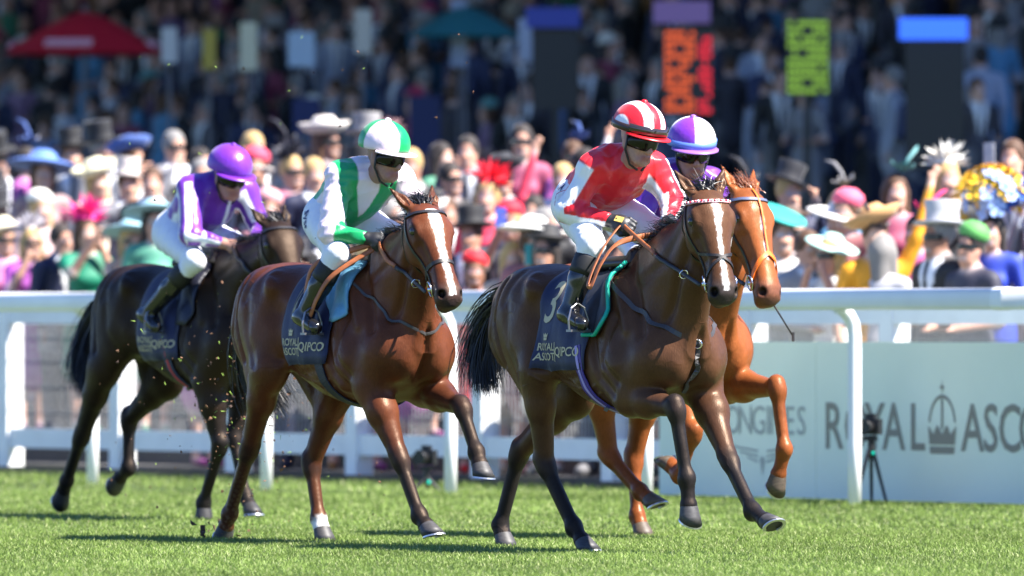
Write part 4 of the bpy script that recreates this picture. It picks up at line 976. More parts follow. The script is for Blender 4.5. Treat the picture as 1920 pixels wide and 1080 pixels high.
# ------------------------------------------------------------------ the racecourse: turf, running rail, crowd fence, hoarding, terraces
RD = Vector((.537, -.8436, 0)); RN = Vector((.8436, .537, 0)); R0 = Vector((2.17, 63.0, 0)); UPZ = Vector((0, 0, 1))
def rp(s_, off, z=0.): return R0 + RD*s_ + RN*off + UPZ*z
RAX = (RD, RN, UPZ)
def s_of(u, off):   # distance along the rail of the board column measured at picture column u
    k = (u-960)/18650; o = R0 + RN*off; return (k*o.y - o.x)/(RD.x - k*RD.y)
def grass_mat(name, use_attr, c=(.1, .2, .03)):
    m = bpy.data.materials.new(name); m.use_nodes = True; N = m.node_tree.nodes; L = m.node_tree.links; b = N['Principled BSDF']; b.inputs['Roughness'].default_value = .55; b.inputs['Specular IOR Level'].default_value = .25
    if use_attr:
        a = N.new('ShaderNodeAttribute'); a.attribute_name = 'col'; L.new(a.outputs[0], b.inputs[0])
        tr = N.new('ShaderNodeBsdfTranslucent'); L.new(a.outputs[0], tr.inputs[0]); mx = N.new('ShaderNodeMixShader'); mx.inputs[0].default_value = .35
        L.new(b.outputs[0], mx.inputs[1]); L.new(tr.outputs[0], mx.inputs[2]); L.new(mx.outputs[0], N['Material Output'].inputs[0])
    else:
        nz = N.new('ShaderNodeTexNoise'); nz.inputs['Scale'].default_value = 3; nz.inputs['Detail'].default_value = 8; tc = N.new('ShaderNodeTexCoord'); L.new(tc.outputs['Object'], nz.inputs['Vector'])
        cr = N.new('ShaderNodeValToRGB'); cr.color_ramp.elements[0].position = .3; cr.color_ramp.elements[1].position = .7
        cr.color_ramp.elements[0].color = (c[0]*.6, c[1]*.6, c[2]*.6, 1); cr.color_ramp.elements[1].color = (c[0]*1.2, c[1]*1.2, c[2]*1.2, 1); L.new(nz.outputs[0], cr.inputs[0]); L.new(cr.outputs[0], b.inputs[0])
        bp = N.new('ShaderNodeBump'); bp.inputs['Distance'].default_value = .03; L.new(nz.outputs[0], bp.inputs['Height']); L.new(bp.outputs[0], b.inputs['Normal'])
    return m
m = MB(); m.add([(-400, -60, 0), (400, -60, 0), (400, 700, 0), (-400, 700, 0)], [(0, 1, 2, 3)])
tag(m.build('turf_ground', grass_mat('turf', False, (.085, .12, .035))), kind='structure')
# short turf blades between the camera's near edge and the crowd fence
rs = np.random.RandomState(4)
def blades(n, d0, d1, hgt, wid):
    D = d0 + (d1-d0)*rs.rand(n)**.9; hw = 960/18650*D*1.06 + .3; X = (rs.rand(n)*2-1)*hw; P = np.stack([X, D, np.zeros(n)], 1)
    off = (P - np.array(R0)) @ np.array(RN); keep = off < 2.6; P = P[keep]; n = len(P)
    patch = .5 + .5*np.sin(P[:, 0]*2.1 + np.sin(P[:, 1]*.7)*2) * np.sin(P[:, 1]*1.3 + P[:, 0]*.6); H = hgt*(.55 + .7*rs.rand(n))*(.85 + .3*patch)
    H = np.where(np.abs((P - np.array(R0)) @ np.array(RN) - .1) < .25, H*1.5, H)
    a = rs.rand(n)*6.283; w_ = wid*(.6 + .8*rs.rand(n)); dx = np.stack([np.cos(a), np.sin(a), 0*a], 1)*w_[:, None]
    lean = np.stack([rs.normal(0, .45, n), rs.normal(0, .45, n), np.ones(n)], 1); lean /= np.linalg.norm(lean, axis=1)[:, None]
    mid = P + lean*(H*.55)[:, None]; tipv = mid + (lean + np.stack([rs.normal(0, .5, n), rs.normal(0, .5, n), -.2*np.ones(n)], 1))*(H*.45)[:, None]
    V = np.stack([P-dx, P+dx, mid+dx*.7, mid-dx*.7, tipv], 1).reshape(-1, 3)
    i = np.arange(n)[:, None]*5; F3 = np.concatenate([i+[0, 1, 2], i+[0, 2, 3], i+[3, 2, 4]])
    base = np.array((.19, .275, .06)); v = rs.rand(n)[:, None]; C = base*(.72 + .5*v); yel = (rs.rand(n) < .12)[:, None]
    C = np.where(yel, np.array((.42, .46, .2))*(.7+.5*v), C); C = C*(.85+.3*patch[:, None]); C = np.repeat(C, 5, 0)
    return V, F3, C
parts_ = [blades(190000, 45, 56, .027, .0027), blades(85000, 56, 68, .03, .0036), blades(40000, 68, 84, .034, .005)]
V = np.concatenate([p[0] for p in parts_]); C = np.concatenate([p[2] for p in parts_]); ofs = np.cumsum([0]+[len(p[0]) for p in parts_]); Fq = np.concatenate([p[1]+o_ for p, o_ in zip(parts_, ofs)])
tag(link('grass', npmesh('grass', V, Fq, C, smooth=False), grass_mat('grass_blades', True)), 'short mown green racecourse turf under the horses', 'grass', kind='stuff')

WHITE = mat('rail_white', (.88, .88, .88), .42, spec=.4, noise=(3, .05), bump=(8, .05, .01))
FENCE = mat('fence_white', (.82, .83, .84), .5, noise=(4, .08))
# running rail: moulded top rail and goose-neck posts
rail = empty('running_rail', rp(0, 0)); tag(rail, 'white plastic running rail with goose-neck posts alongside the turf', 'rail')
def local(o, p): return Vector(p) - R0      # children are given relative to their own line
prof = []
for a in range(16):
    t = 2*math.pi*a/16; prof.append((.055*math.copysign(abs(math.cos(t))**.6, math.cos(t)), .068*math.copysign(abs(math.sin(t))**.6, math.sin(t))))
for j in range(-6, 3):
    m = MB(); a0, a1 = j*4.83 - 3.2, (j+1)*4.83 - 3.206; V = []; Fc = []
    for s_ in (a0, a1):
        for (x, z) in prof: V.append(local(rail, rp(s_, x, 1.313 + z)))
    for k in range(16): Fc.append((k, (k+1) % 16, 16+(k+1) % 16, 16+k))
    Fc += [tuple(range(16)), tuple(range(16, 32))[::-1]]; m.add(V, Fc)
    sleeve = []
    for s_ in (a1-.06, a1+.06):
        for (x, z) in prof: sleeve.append(local(rail, rp(s_, x*1.07, 1.313 + z*1.06)))
    ro = m.build('top_rail', WHITE, rail, True)
    m = MB(); m.add(sleeve, [(k, (k+1) % 16, 16+(k+1) % 16, 16+k) for k in range(16)] + [tuple(range(16)), tuple(range(16, 32))[::-1]]); m.build('joint_sleeve', WHITE, ro)
for j in range(-11, 4):
    s_ = j*2.415 - .19; m = MB(); m.tube([local(rail, rp(s_, x, z)) for x, z in ((.13, -.05), (.13, .4), (.13, .95), (.128, 1.08), (.115, 1.16), (.085, 1.21), (.045, 1.245), (.0, 1.262))], .043, 14); m.build('post', WHITE, rail, True)
# crowd fence
OFF = 2.5
fence = empty('crowd_fence', rp(0, OFF, .05)); tag(fence, 'white post and rail crowd fence with wire mesh panels behind the running rail', 'fence')
PH = []
for j in range(-15, 8):
    s_ = s_of(20, OFF) + (j+8)*1.72; PH.append(s_); m = MB(); m.box(local(fence, rp(s_, 0, .62)), (.15, .15, 1.24), RAX); m.build('post', FENCE, fence)
WIRE = mat('fence_wire', (.30, .31, .32), .5)
for a0, a1 in zip(PH[:-1], PH[1:]):
    L_ = a1-a0-.15; c = (a0+a1)/2
    m = MB(); m.box(local(fence, rp(c, -.03, 1.17)), (L_, .06, .13), RAX); m.build('top_board', FENCE, fence)
    m = MB(); m.box(local(fence, rp(c, -.02, .22)), (L_, .05, .15), RAX); m.build('bottom_board', FENCE, fence)
    m = MB(); n = int(L_/.045)
    for i in range(1, n):
        s_ = a0+.075+L_*i/n; m.box(local(fence, rp(s_, .02, .70)), (.0055, .0055, .84), RAX)
    for z in (.42, .62, .82, 1.0): m.box(local(fence, rp(c, .026, z)), (L_, .005, .005), RAX)
    tag(m.build('wire_mesh', WIRE, fence), kind='stuff')
# advertising hoarding
jn = [s_of(1236, .75), s_of(1530, .75), s_of(2100, .75)]
board = empty('advertising_board', rp(0, .75)); tag(board, 'pale sea-green advertising hoarding lettered ROYAL ASCOT behind the white rail', 'hoarding')
TEAL = mat('board_teal', (.78, .86, .70), .5, noise=(1.5, .05), bump=(2, .04, .02)); INK = mat('board_ink', (.25, .24, .19), .6); INK2 = mat('board_ink_pale', (.38, .41, .36), .6)
for a0, a1 in zip(jn[:-1], jn[1:]):
    m = MB(); m.box(local(board, rp((a0+a1)/2, .04, .53)), (a1-a0-.004, .08, 1.02), RAX); m.build('panel', TEAL, board)
def on_board(me, s_, z, mt, name='lettering', ws=1.0):
    for v in me.vertices: v.co = local(board, rp(s_ + v.co.x*ws, -.004, z + v.co.y))
    return link(name, me, mt, board)
def bmark(pts, s_, z, mt, name, k=1.0): return on_board(flat_poly([(x*k, y*k) for x, y in pts]), s_, z, mt, name)
for t_, u, z, sz, mt, ws, bd in (('L', 1352, .52, .27, INK2, 1.0, .0), ('O', 1374, .52, .27, INK2, .9, .0), ('N', 1398, .52, .27, INK2, .9, 0), ('G', 1423, .52, .27, INK2, .9, 0), ('I', 1441, .52, .27, INK2, 1, 0), ('N', 1458, .52, .27, INK2, .9, 0), ('E', 1481, .52, .27, INK2, .9, 0), ('S', 1503, .52, .27, INK2, .9, 0),
                  ('R', 1563, .485, .43, INK, .86, .004), ('O', 1606, .485, .43, INK, .8, .004), ('Y', 1640, .485, .43, INK, .86, .004), ('A', 1676, .485, .43, INK, .86, .004), ('L', 1720, .485, .43, INK, .86, .004),
                  ('A', 1824, .485, .43, INK, .86, .004), ('S', 1858, .485, .43, INK, .86, .004), ('C', 1894, .485, .43, INK, .86, .004), ('O', 1934, .485, .43, INK, .8, .004), ('T', 1972, .485, .43, INK, .86, .004)):
    me = text_mesh(t_, sz, bold=bd); on_board(me, s_of(u, .75), z - .005, mt, 'lettering', ws)
cs = s_of(1767, .75)
def arc_strip(R_, w_, a0, a1, sy=1.0, n=14):
    P = [(math.cos(a0+(a1-a0)*i/n)*(R_+w_/2), math.sin(a0+(a1-a0)*i/n)*(R_+w_/2)*sy) for i in range(n+1)]; P += [(math.cos(a0+(a1-a0)*i/n)*(R_-w_/2), math.sin(a0+(a1-a0)*i/n)*(R_-w_/2)*sy) for i in range(n, -1, -1)]; return P
bmark([(-.17, -.17), (.17, -.17), (.18, -.11), (-.18, -.11)], cs, .46, INK, 'crown', .78)
bmark([(-.18, -.095), (.18, -.095), (.20, .06), (.12, -.01), (.07, .07), (0, -.01), (-.07, .07), (-.12, -.01), (-.20, .06)], cs, .46, INK, 'crown', .78)
bmark(arc_strip(.185, .022, .15, math.pi-.15, 1.35), cs, .50, INK, 'crown', .78); bmark([(-.014, .03), (.014, .03), (.014, .28), (-.014, .28)], cs, .46, INK, 'crown', .78)
bmark([(-.04, .375), (-.008, .36), (0, .31), (.008, .36), (.04, .375), (.008, .39), (0, .44), (-.008, .39)], cs, .46, INK, 'crown', .78)
lw = s_of(1430, .75)
for sg in (-1, 1):
    for i in range(3): bmark([(sg*.05, .0-i*.035), (sg*(.36-.09*i), .03-i*.035), (sg*(.35-.09*i), .015-i*.035), (sg*.05, -.015-i*.035)][::sg], lw, .33, INK2, 'wing')
bmark([(-.03, -.06), (0, -.17), (.03, -.06), (0, -.04)], lw, .33, INK2, 'wing')
# remote cameras on little tripods
BLK = mat('camera_black', (.014, .014, .015), .45); 
def remote_camera(p, h_, label, rz):
    t = empty('remote_camera', p, rz); tag(t, label, 'camera', 'unmanned cameras by the rail')
    m = MB(); m.box((0, 0, h_), (.08, .13, .10)); m.box((0, 0, h_+.065), (.05, .06, .035)); m.build('camera_body', BLK, t)
    m = MB(); m.tube([(-.04, 0, h_), (-.09, 0, h_), (-.10, 0, h_), (-.15, 0, h_)], [.035, .035, .042, .042], 16); le = m.build('lens', BLK, t, True)
    m = MB(); m.lathe([(0, 0), (.045, 0)], (-.151, 0, h_), Vector((-1, 0, 0)), 16); m.build('glass', mat('lens_glass', (.02, .025, .04), .05), le)
    m = MB(); m.tube([(0, 0, h_-.055), (0, 0, h_-.16)], .022, 10); m.box((0, 0, h_-.075), (.07, .07, .03)); m.build('tripod_head', BLK, t)
    for a in (0.3, 2.4, 4.5):
        m = MB(); m.tube([(.015*math.cos(a), .015*math.sin(a), h_-.15), (.12*math.cos(a), .12*math.sin(a), 0.0)], [.014, .010], 8); m.build('leg', BLK, t)
    m = MB(); m.lathe([(.013, 0), (.012, .012), (0, .014)], (-.02, -.02, h_-.17), Vector((-.6, -.8, 0)), 10); m.build('lock_knob', mat('lock_green', (.0, .5, .35), .4), t)
remote_camera(rp(s_of(1633, .42), .42), .50, 'black camera on small tripod behind the rail post before the hoarding', 1.2)
remote_camera(rp(s_of(800, .5), .5), .24, 'low black camera on the grass left of a rail post', 1.2)
# flying divots
rg = random.Random(3)
V = []; Fc = []; Cc = []
def clod(p, r, col):
    b = len(V); pts = [Vector((rg.gauss(0, 1), rg.gauss(0, 1), rg.gauss(0, 1))).normalized()*r*rg.uniform(.5, 1.2) for _ in range(6)]
    bm = bmesh.new()
    for q in pts: bm.verts.new(Vector(p)+q)
    bmesh.ops.convex_hull(bm, input=bm.verts[:]); bmesh.ops.triangulate(bm, faces=bm.faces[:]); bm.verts.index_update()
    for v in bm.verts: V.append(v.co[:]); Cc.append(col)
    for f_ in bm.faces: Fc.append(tuple(b+v.index for v in f_.verts))
    bm.free()
def at_depth(u, v, D): return Vector(((u-960)/18650*D, D, 1.175+(602-v)/18650*D))
for i in range(480):
    near = rg.random()
    if near < .6: u = rg.gauss(470, 60); v = min(rg.gauss(800, 110), 1000); D = rg.uniform(53.2, 55)
    elif near < .85: u = rg.uniform(150, 750); v = rg.uniform(560, 990); D = rg.uniform(53, 58)
    else: u = rg.uniform(200, 900); v = rg.uniform(60, 700); D = rg.uniform(52, 58)
    r = rg.choice([.005, .006, .008, .010, .014]); grass_ = rg.random() < .35
    if grass_:
        b = len(V); p = at_depth(u, v, D); d = Vector((rg.gauss(0, 1), rg.gauss(0, 1), rg.gauss(0, 1))).normalized()*rg.uniform(.012, .03); e = d.orthogonal().normalized()*.003
        V += [tuple(p-e), tuple(p+e), tuple(p+d)]; Fc.append((b, b+1, b+2)); Cc += [(.20, .32, .05)]*3
    else: clod(at_depth(u, v, D), r, (.17, .085, .045) if rg.random() < .7 else (.06, .035, .025))
for i in range(16): clod(Vector(HS['second']['root'].matrix_basis @ Vector((-1.03+rg.gauss(0, .12), -.12+rg.gauss(0, .1), abs(rg.gauss(.03, .05))))), rg.uniform(.012, .03), (.07, .04, .024))
me = bpy.data.meshes.new('flying_turf'); me.from_pydata(V, [], Fc); at = me.attributes.new('col', 'FLOAT_COLOR', 'POINT'); at.data.foreach_set('color', np.array([(*c, 1) for c in Cc], np.float32).ravel())
tag(link('flying_turf', me, mat('clod', attr=True, rough=.9)), 'bits of soil and grass thrown up by the hooves', 'turf clods', kind='stuff')
# terraces behind the fence and the stand ground further back
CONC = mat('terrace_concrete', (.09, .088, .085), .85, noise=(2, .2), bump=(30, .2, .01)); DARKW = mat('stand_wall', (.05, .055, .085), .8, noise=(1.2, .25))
ROWS = []
for k in range(8):
    o0 = OFF + .35 + .8*k; z = .06 + .22*k; ROWS.append((o0+.38, z)); m = MB(); m.box(rp(-6, o0+.4, z/2-.25), (60, .8 - .004, z+.5), RAX); tag(m.build('terrace_step', CONC), kind='structure')
FAR = [(26 + 1.9*i, 2.1 + .36*i) for i in range(26)]          # (offset behind the rail, floor height) of the far stand steps, parallel to the rail
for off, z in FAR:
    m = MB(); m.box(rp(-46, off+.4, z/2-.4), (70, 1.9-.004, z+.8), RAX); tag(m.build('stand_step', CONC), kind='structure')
gs = empty('grandstand', (0, 215, 0)); tag(gs, 'tall dark grandstand wall behind the crowd, far out of focus, with an unseen canopy added for shade', 'grandstand')
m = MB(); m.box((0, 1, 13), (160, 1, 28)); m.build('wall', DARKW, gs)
for i in range(5):
    m = MB(); m.box((0, -.6, 14+i*2.8), (120, 2.2, .35)); m.build('balcony', mat('balcony_white', (.5, .52, .55), .6), gs)
for i in range(-9, 10):
    m = MB(); m.box((i*6, -.9, 11), (.5, .5, 22)); m.build('pillar', mat('balcony_white', (.5, .52, .55), .6), gs)
m = MB(); m.box((8, -61, 15.5), (90, 112, .6)); m.build('shade_roof', mat('shade_roof_grey', (.35, .36, .38), .7), gs)  # unseen canopy, added low and far forward to shade the far crowd
# ------------------------------------------------------------------ spectators
def spectator_mat():
    m = bpy.data.materials.new('spectator'); m.use_nodes = True; N = m.node_tree.nodes; L = m.node_tree.links; b = N['Principled BSDF']; b.inputs['Roughness'].default_value = .65
    a = N.new('ShaderNodeAttribute'); a.attribute_name = 'col'; oi = N.new('ShaderNodeObjectInfo'); sp = N.new('ShaderNodeSeparateColor'); L.new(a.outputs[0], sp.inputs[0])
    cr = N.new('ShaderNodeValToRGB'); cr.color_ramp.elements[0].color = (.52, .29, .20, 1); cr.color_ramp.elements[1].color = (.42, .20, .13, 1); e = cr.color_ramp.elements.new(.85); e.color = (.48, .25, .17, 1); cr.color_ramp.elements[-1].color = (.20, .09, .05, 1); L.new(oi.outputs['Random'], cr.inputs[0])
    def mx(f, c1, c2):
        n = N.new('ShaderNodeMix'); n.data_type = 'RGBA'; L.new(f, n.inputs[0])
        for s_, i in ((c1, 6), (c2, 7)):
            if isinstance(s_, tuple): n.inputs[i].default_value = s_
            else: L.new(s_, n.inputs[i])
        return n.outputs[2]
    x = mx(sp.outputs[1], (.75, .76, .78, 1), oi.outputs['Color'])
    dk = N.new('ShaderNodeVectorMath'); dk.operation = 'SCALE'; dk.inputs['Scale'].default_value = .6; L.new(oi.outputs['Color'], dk.inputs[0])
    x = mx(sp.outputs[2], x, dk.outputs[0]); x = mx(sp.outputs[0], x, cr.outputs[0]); L.new(x, b.inputs['Base Color'])
    return m
SPEC = spectator_mat(); OBJC = mat('spectator_object', obj=True, rough=.7, sheen=.2); SHADE = mat('sunglasses_black', (.01, .01, .012), .12)
SK, TP, LG, SH = (1, 0, 0), (0, 1, 0), (0, 0, 1), (0, 0, 0)
def body_mesh(kind):
    """kind: (male, right arm pose, left arm pose) facing +x, 1.72 m tall"""
    male, ra, la = kind; s = SDF(); w_ = 1.12 if male else .95; f, l, u = np.array((1., 0, 0)), np.array((0, 1., 0)), np.array((0, 0, 1.))
    head_sdf(s, np.array((.03, 0, 1.60)), f, l, u, 1.0)
    for i, p in enumerate(s.p): s.p[i] = p[:4] + (np.array(SK, float) if p[4] is None else np.array(SK, float),) + p[5:]
    s.cone((0, 0, 1.38), (.02, 0, 1.52), .058*w_, .052*w_, k=.03, col=SK)
    s.cone((0, -.15*w_, 1.385), (0, .15*w_, 1.385), .07, .07, k=.05, col=TP); s.cone((0, 0, 1.33), (.0, 0, 1.0), .155*w_, .125*w_, k=.06, col=TP, flat=(f, 1.25))
    if not male: s.ell((.09, 0, 1.24), (.06, .13, .07), k=.05, col=TP)
    s.cone((0, 0, 1.0), (0, 0, .88), .14*w_, .16*w_, k=.06, col=TP if male else TP, flat=(f, 1.2))
    if male:
        for sg in (-1, 1): s.cone((0, sg*.09, .88), (0, sg*.10, .06), .10, .065, k=.04, col=LG); s.cone((-.03, sg*.10, .05), (.14, sg*.11, .04), .05, .045, k=.02, col=LG)
        s.cone((0, 0, .95), (-.01, 0, .78), .17, .19, k=.04, col=TP, flat=(f, 1.2))
    else:
        s.cone((0, 0, .9), (0, 0, .55), .17, .20, k=.06, col=TP, flat=(f, 1.15))
        for sg in (-1, 1): s.cone((0, sg*.09, .6), (0, sg*.08, .08), .065, .04, k=.03, col=SK); s.cone((-.02, sg*.08, .05), (.10, sg*.085, .03), .04, .034, k=.02, col=LG)
    def arm(sg, pose):
        sh = np.array((0, sg*.19*w_, 1.37)); slv = TP if male else (TP if pose != 'wave' else TP); fo = TP if male or pose == 'wave' else SK
        el, ha = dict(down=((-.02, sg*.25, 1.10), (.08, sg*.24, .86)), rest=((.02, sg*.25, 1.10), (.28, sg*.14, 1.06)), face=((.12, sg*.24, 1.14), (.17, sg*.09, 1.46)), phone=((.20, sg*.20, 1.28), (.34, sg*.06, 1.56)),
                      wave=((.06, sg*.27, 1.60), (.05, sg*.36, 1.93)))[pose]
        el, ha = np.array(el), np.array(ha); s.cone(sh, el, .06*w_, .048*w_, k=.04, col=slv); s.cone(el, ha, .045*w_, .03, k=.02, col=fo); d = unit(ha-el)
        s.ell(ha + d*.05, (.05, .035, .022), ax=(d, unit(np.cross(d, (1, .3, 0))), unit(np.cross(d, np.cross(d, (1, .3, 0))))), k=.02, col=SK)
        for q in (-.03, -.01, .01, .03): s.cone(ha + d*.07 + np.array((0, q, 0)), ha + d*.14 + np.array((.01, q*1.3, 0)), .010, .008, k=.006, col=SK)
    arm(-1, ra); arm(1, la)
    V, Q = s.mesh(.021); Q = fix_orient(V, Q); C = s.colors(V, TP, .012)
    if male:
        vn = (V[:, 0] > .04) & (V[:, 2] > 1.08) & (V[:, 2] < 1.47) & (np.abs(V[:, 1]) < .02 + (V[:, 2]-1.08)*.22) & (C[:, 0] < .5); C[vn] = SH; tie = vn & (np.abs(V[:, 1]) < .022); C[tie] = LG
    for sg in (-1, 1):
        e_ = np.linalg.norm((V - np.array((.118, sg*.034, 1.612)))*np.array((.6, 1, 1.6)), axis=1) < .026; C[e_] = (.25, 0, .75)
    mo = (V[:, 0] > .09) & (np.abs(V[:, 1]) < .03) & (np.abs(V[:, 2]-1.528) < .013); C[mo] = (.5, 0, .5)
    me = npmesh('spectator_body', V, Q, C); me.materials.append(SPEC); return me
BODY = {k: body_mesh(k) for k in [(1, 'down', 'rest'), (1, 'face', 'down'), (1, 'rest', 'phone'), (0, 'down', 'rest'), (0, 'wave', 'down'), (0, 'phone', 'face'), (0, 'face', 'face'), (0, 'rest', 'rest'), (0, 'down', 'wave'), (0, 'rest', 'phone')]}
def mb_obj(fn, name, mt=OBJC, smooth=True):
    m = MB(); fn(m); me = m.mesh(name, smooth); me.materials.append(mt); return me
def h_top(m): m.lathe([(.165, .012), (.17, .0), (.11, -.005), (.102, .01), (.098, .09), (.108, .15), (.106, .155), (.0, .157)], (0, 0, 0), None, 22, 1.12, 1.0)
def h_wide(m):
    m.lathe([(0, .10), (.06, .097), (.093, .07), (.10, .02), (.13, .0), (.19, .016), (.245, -.005), (.25, -.014), (.19, .004), (.12, -.012), (.1, -.012)], (0, 0, 0), Vector((.12, .14, 1)), 28)
def h_sombre(m): m.lathe([(0, .13), (.07, .125), (.105, .08), (.11, .015), (.16, .03), (.20, .075), (.205, .07), (.16, .015), (.1, -.01)], (0, 0, 0), Vector((.1, -.15, 1)), 26)
def h_cup(m): m.lathe([(0, .085), (.05, .08), (.10, .045), (.115, .0), (.10, -.03)], (0, 0, .01), Vector((.15, .2, 1)), 22)
def h_disc(m): m.lathe([(0, .03), (.10, .035), (.20, .015), (.215, 0), (.2, -.006), (0, .01)], (.02, .02, .05), Vector((.75, .25, .7)), 28)
def h_feather(m):
    r = random.Random(2)
    for i in range(70):
        d = Vector((r.gauss(.1, .6), r.gauss(0, .8), abs(r.gauss(.5, .6)))).normalized(); L_ = r.uniform(.12, .2); b = Vector((0, 0, .03)); sd = d.orthogonal().normalized()
        sd.rotate(Matrix.Rotation(r.uniform(0, 6.28), 3, d)); w_ = r.uniform(.012, .022); q = b+d*L_*.6
        m.add([b, q+sd*w_, b+d*L_, q-sd*w_], [(0, 1, 2, 3)])
    m.lathe([(0, .06), (.06, .05), (.08, .0)], (0, 0, 0), None, 14)
def h_flowers(m):
    r = random.Random(5)
    for i in range(44):
        d = Vector((r.gauss(.2, .7), r.gauss(0, .8), abs(r.gauss(.6, .5)))).normalized(); c = Vector((0, 0, .02)) + Vector((d.x*.15, d.y*.19, d.z*.19)); R_ = r.uniform(.028, .045)
        for k in range(5):
            a = k*1.2566; t = d.orthogonal().normalized(); t.rotate(Matrix.Rotation(a, 3, d)); e = d.cross(t); m.add([c, c+t*R_+e*R_*.5+d*.01, c+t*R_*1.25+d*.018, c+t*R_-e*R_*.5+d*.01], [(0, 1, 2, 3)])
    m.lathe([(0, .13), (.06, .11), (.085, .05), (.075, .02)], (0, 0, 0), None, 16)
def h_fasc(m):
    r = random.Random(8)
    for i in range(16):
        a = i*.39; d = Vector((math.cos(a), math.sin(a), .5)); R_ = .09; t = Vector((-math.sin(a), math.cos(a), 0)); c = Vector((.03, .05, .06)); m.add([c, c+d*R_*.7+t*.035, c+d*R_*1.1+Vector((0, 0, r.uniform(0, .04))), c+d*R_*.7-t*.035], [(0, 1, 2, 3)])
    m.tube([(.03, .05, .06), (.02, .08, .16), (-.04, .11, .25), (-.11, .10, .29)], [.006, .014, .016, .004], 6)
def h_bowler(m): m.lathe([(0, .12), (.06, .112), (.095, .07), (.102, .01), (.15, .015), (.158, .026), (.155, .01), (.1, -.01)], (0, 0, 0), None, 22, 1.1, 1.0)
HATS = {n: mb_obj(fn, 'hat_' + n) for n, fn in dict(top=h_top, wide=h_wide, sombre=h_sombre, cup=h_cup, disc=h_disc, feather=h_feather, flowers=h_flowers, fasc=h_fasc, bowler=h_bowler).items()}
HATNAME = dict(top='top_hat', wide='wide_brimmed_hat', sombre='upturned_hat', cup='cup_hat', disc='disc_hat', feather='feather_hat', flowers='flower_headpiece', fasc='fascinator', bowler='brimmed_hat')
def hair_mesh(long_):
    s = SDF(); s.ell((-.025, 0, .035), (.103, .09, .112), k=.02)
    if long_:
        s.cone((-.06, 0, .0), (-.075, 0, -.2), .085, .06, k=.05)
        for sg in (-1, 1): s.cone((-.02, sg*.075, .0), (-.01, sg*.08, -.18), .035, .03, k=.03)
    s.ell((.10, 0, -.055), (.085, .075, .11), k=.02, op='c'); V, Q = s.mesh(.018); me = npmesh('hair', V, fix_orient(V, Q)); me.materials.append(OBJC); return me
HAIR = dict(short=hair_mesh(False), long=hair_mesh(True))
def glasses(m):
    V = []; Fc = []
    for i in range(15):
        t = math.radians(-75+150*i/14); 
        for z in (-.022, .018): V.append((.03+.104*math.cos(t), .084*math.sin(t), z))
    for i in range(14): Fc.append((2*i, 2*i+2, 2*i+3, 2*i+1))
    m.add(V, Fc)
GLS = mb_obj(glasses, 'sunglasses', SHADE)
def phone(m): m.box((0, 0, 0), (.012, .078, .155)); m.box((.007, .02, .05), (.004, .02, .035))
PHONE = mb_obj(phone, 'phone', OBJC, False)
COLN = {}
def person(x, y, z, yaw, kind, top, hair, haircol, hat=None, hatcol=None, shades=False, ph=None, scale=1.0, label='', group='spectators behind the crowd fence'):
    t = empty('person', (x, y, z), yaw); t.scale = (scale,)*3; tag(t, label, 'person', group)
    def kid(name, me, col, loc=(0, 0, 0), par=t):
        o = link(name, me, None, par); o.location = loc; o.color = (*col, 1); return o
    kid('body', BODY[kind], top)
    if hair: kid('hair', HAIR[hair], haircol, (.03, 0, 1.61))
    if hat:
        ho = kid(HATNAME[hat], HATS[hat], hatcol, (-.005, 0, 1.69 if hat not in ('feather', 'flowers', 'fasc', 'disc') else 1.70)); q = random.Random(int(abs(x*7919+y*104729)*10)); ho.rotation_euler = (q.gauss(0, .14), -abs(q.gauss(.2, .1)) if hat != 'top' else -.05, q.uniform(-.5, .5))
    if shades: kid('sunglasses', GLS, (.01, .01, .01), (0, 0, 1.61))
    if ph: kid('phone', PHONE, ph, (.39, .06 if kind[2] == 'phone' else -.06, 1.64))
    return t
TAN_, NAVY_, BLACK_, GREY_, CREAM, WHT_ = (.5, .3, .15), (.012, .016, .05), (.012, .012, .014), (.2, .2, .22), (.72, .66, .48), (.75, .75, .74)
BLOND, BROWN, DKB, GRH = (.45, .30, .12), (.08, .035, .015), (.02, .013, .01), (.2, .19, .18)
def ray_at(u, off):
    s_ = s_of(u, off); return rp(s_, off)
YC = math.radians(-90)          # facing the camera
taken = []; shown = []
def featured(u, v, kind, top, hair, hcol, hat, hatc, label, shades=False, ph=None, turn=0, hs=1.0):
    best = None
    for k, (off, z) in enumerate(ROWS):
        p = ray_at(u, off); zh = 1.175 + (602-v)/18650*p.y; sc = (zh - z)/1.60
        if best is None or abs(sc-1) < best[0]: best = (abs(sc-1), k, p, z, sc)
    _, k, p, z, sc = best; taken.append((k, s_of(u, ROWS[k][0]))); shown.append((u, v, p.y)); sc = min(max(sc, .9), 1.12)
    t = person(p.x, p.y, z, YC + math.radians(turn), kind, top, hair, hcol, hat, hatc, shades, ph, sc, label)
    if hat and hs != 1:
        for ch in t.children:
            if ch.data in HATS.values(): ch.scale = (hs,)*3; ch.location.z += .07 if hat == 'flowers' else 0
    return t
M0, M1, M2 = (1, 'down', 'rest'), (1, 'face', 'down'), (1, 'rest', 'phone')
F0, F1, F2, F3_, F4, F5, F6 = (0, 'down', 'rest'), (0, 'wave', 'down'), (0, 'phone', 'face'), (0, 'face', 'face'), (0, 'rest', 'rest'), (0, 'down', 'wave'), (0, 'rest', 'phone')
featured(6, 452, F0, (.65, .2, .4), 'short', BLOND, 'bowler', CREAM, 'woman in pink with cream hat and sunglasses at the left picture edge', True, None, 25)
featured(58, 458, F3_, (.33, .06, .36), 'long', BLOND, 'feather', (.5, .47, .5), 'woman in magenta with lavender feather hat and raised hands by the rail', True, None, 20)
featured(112, 452, M0, NAVY_, 'short', DKB, None, None, 'bareheaded man in navy suit beside the woman in green', False, None, 40)
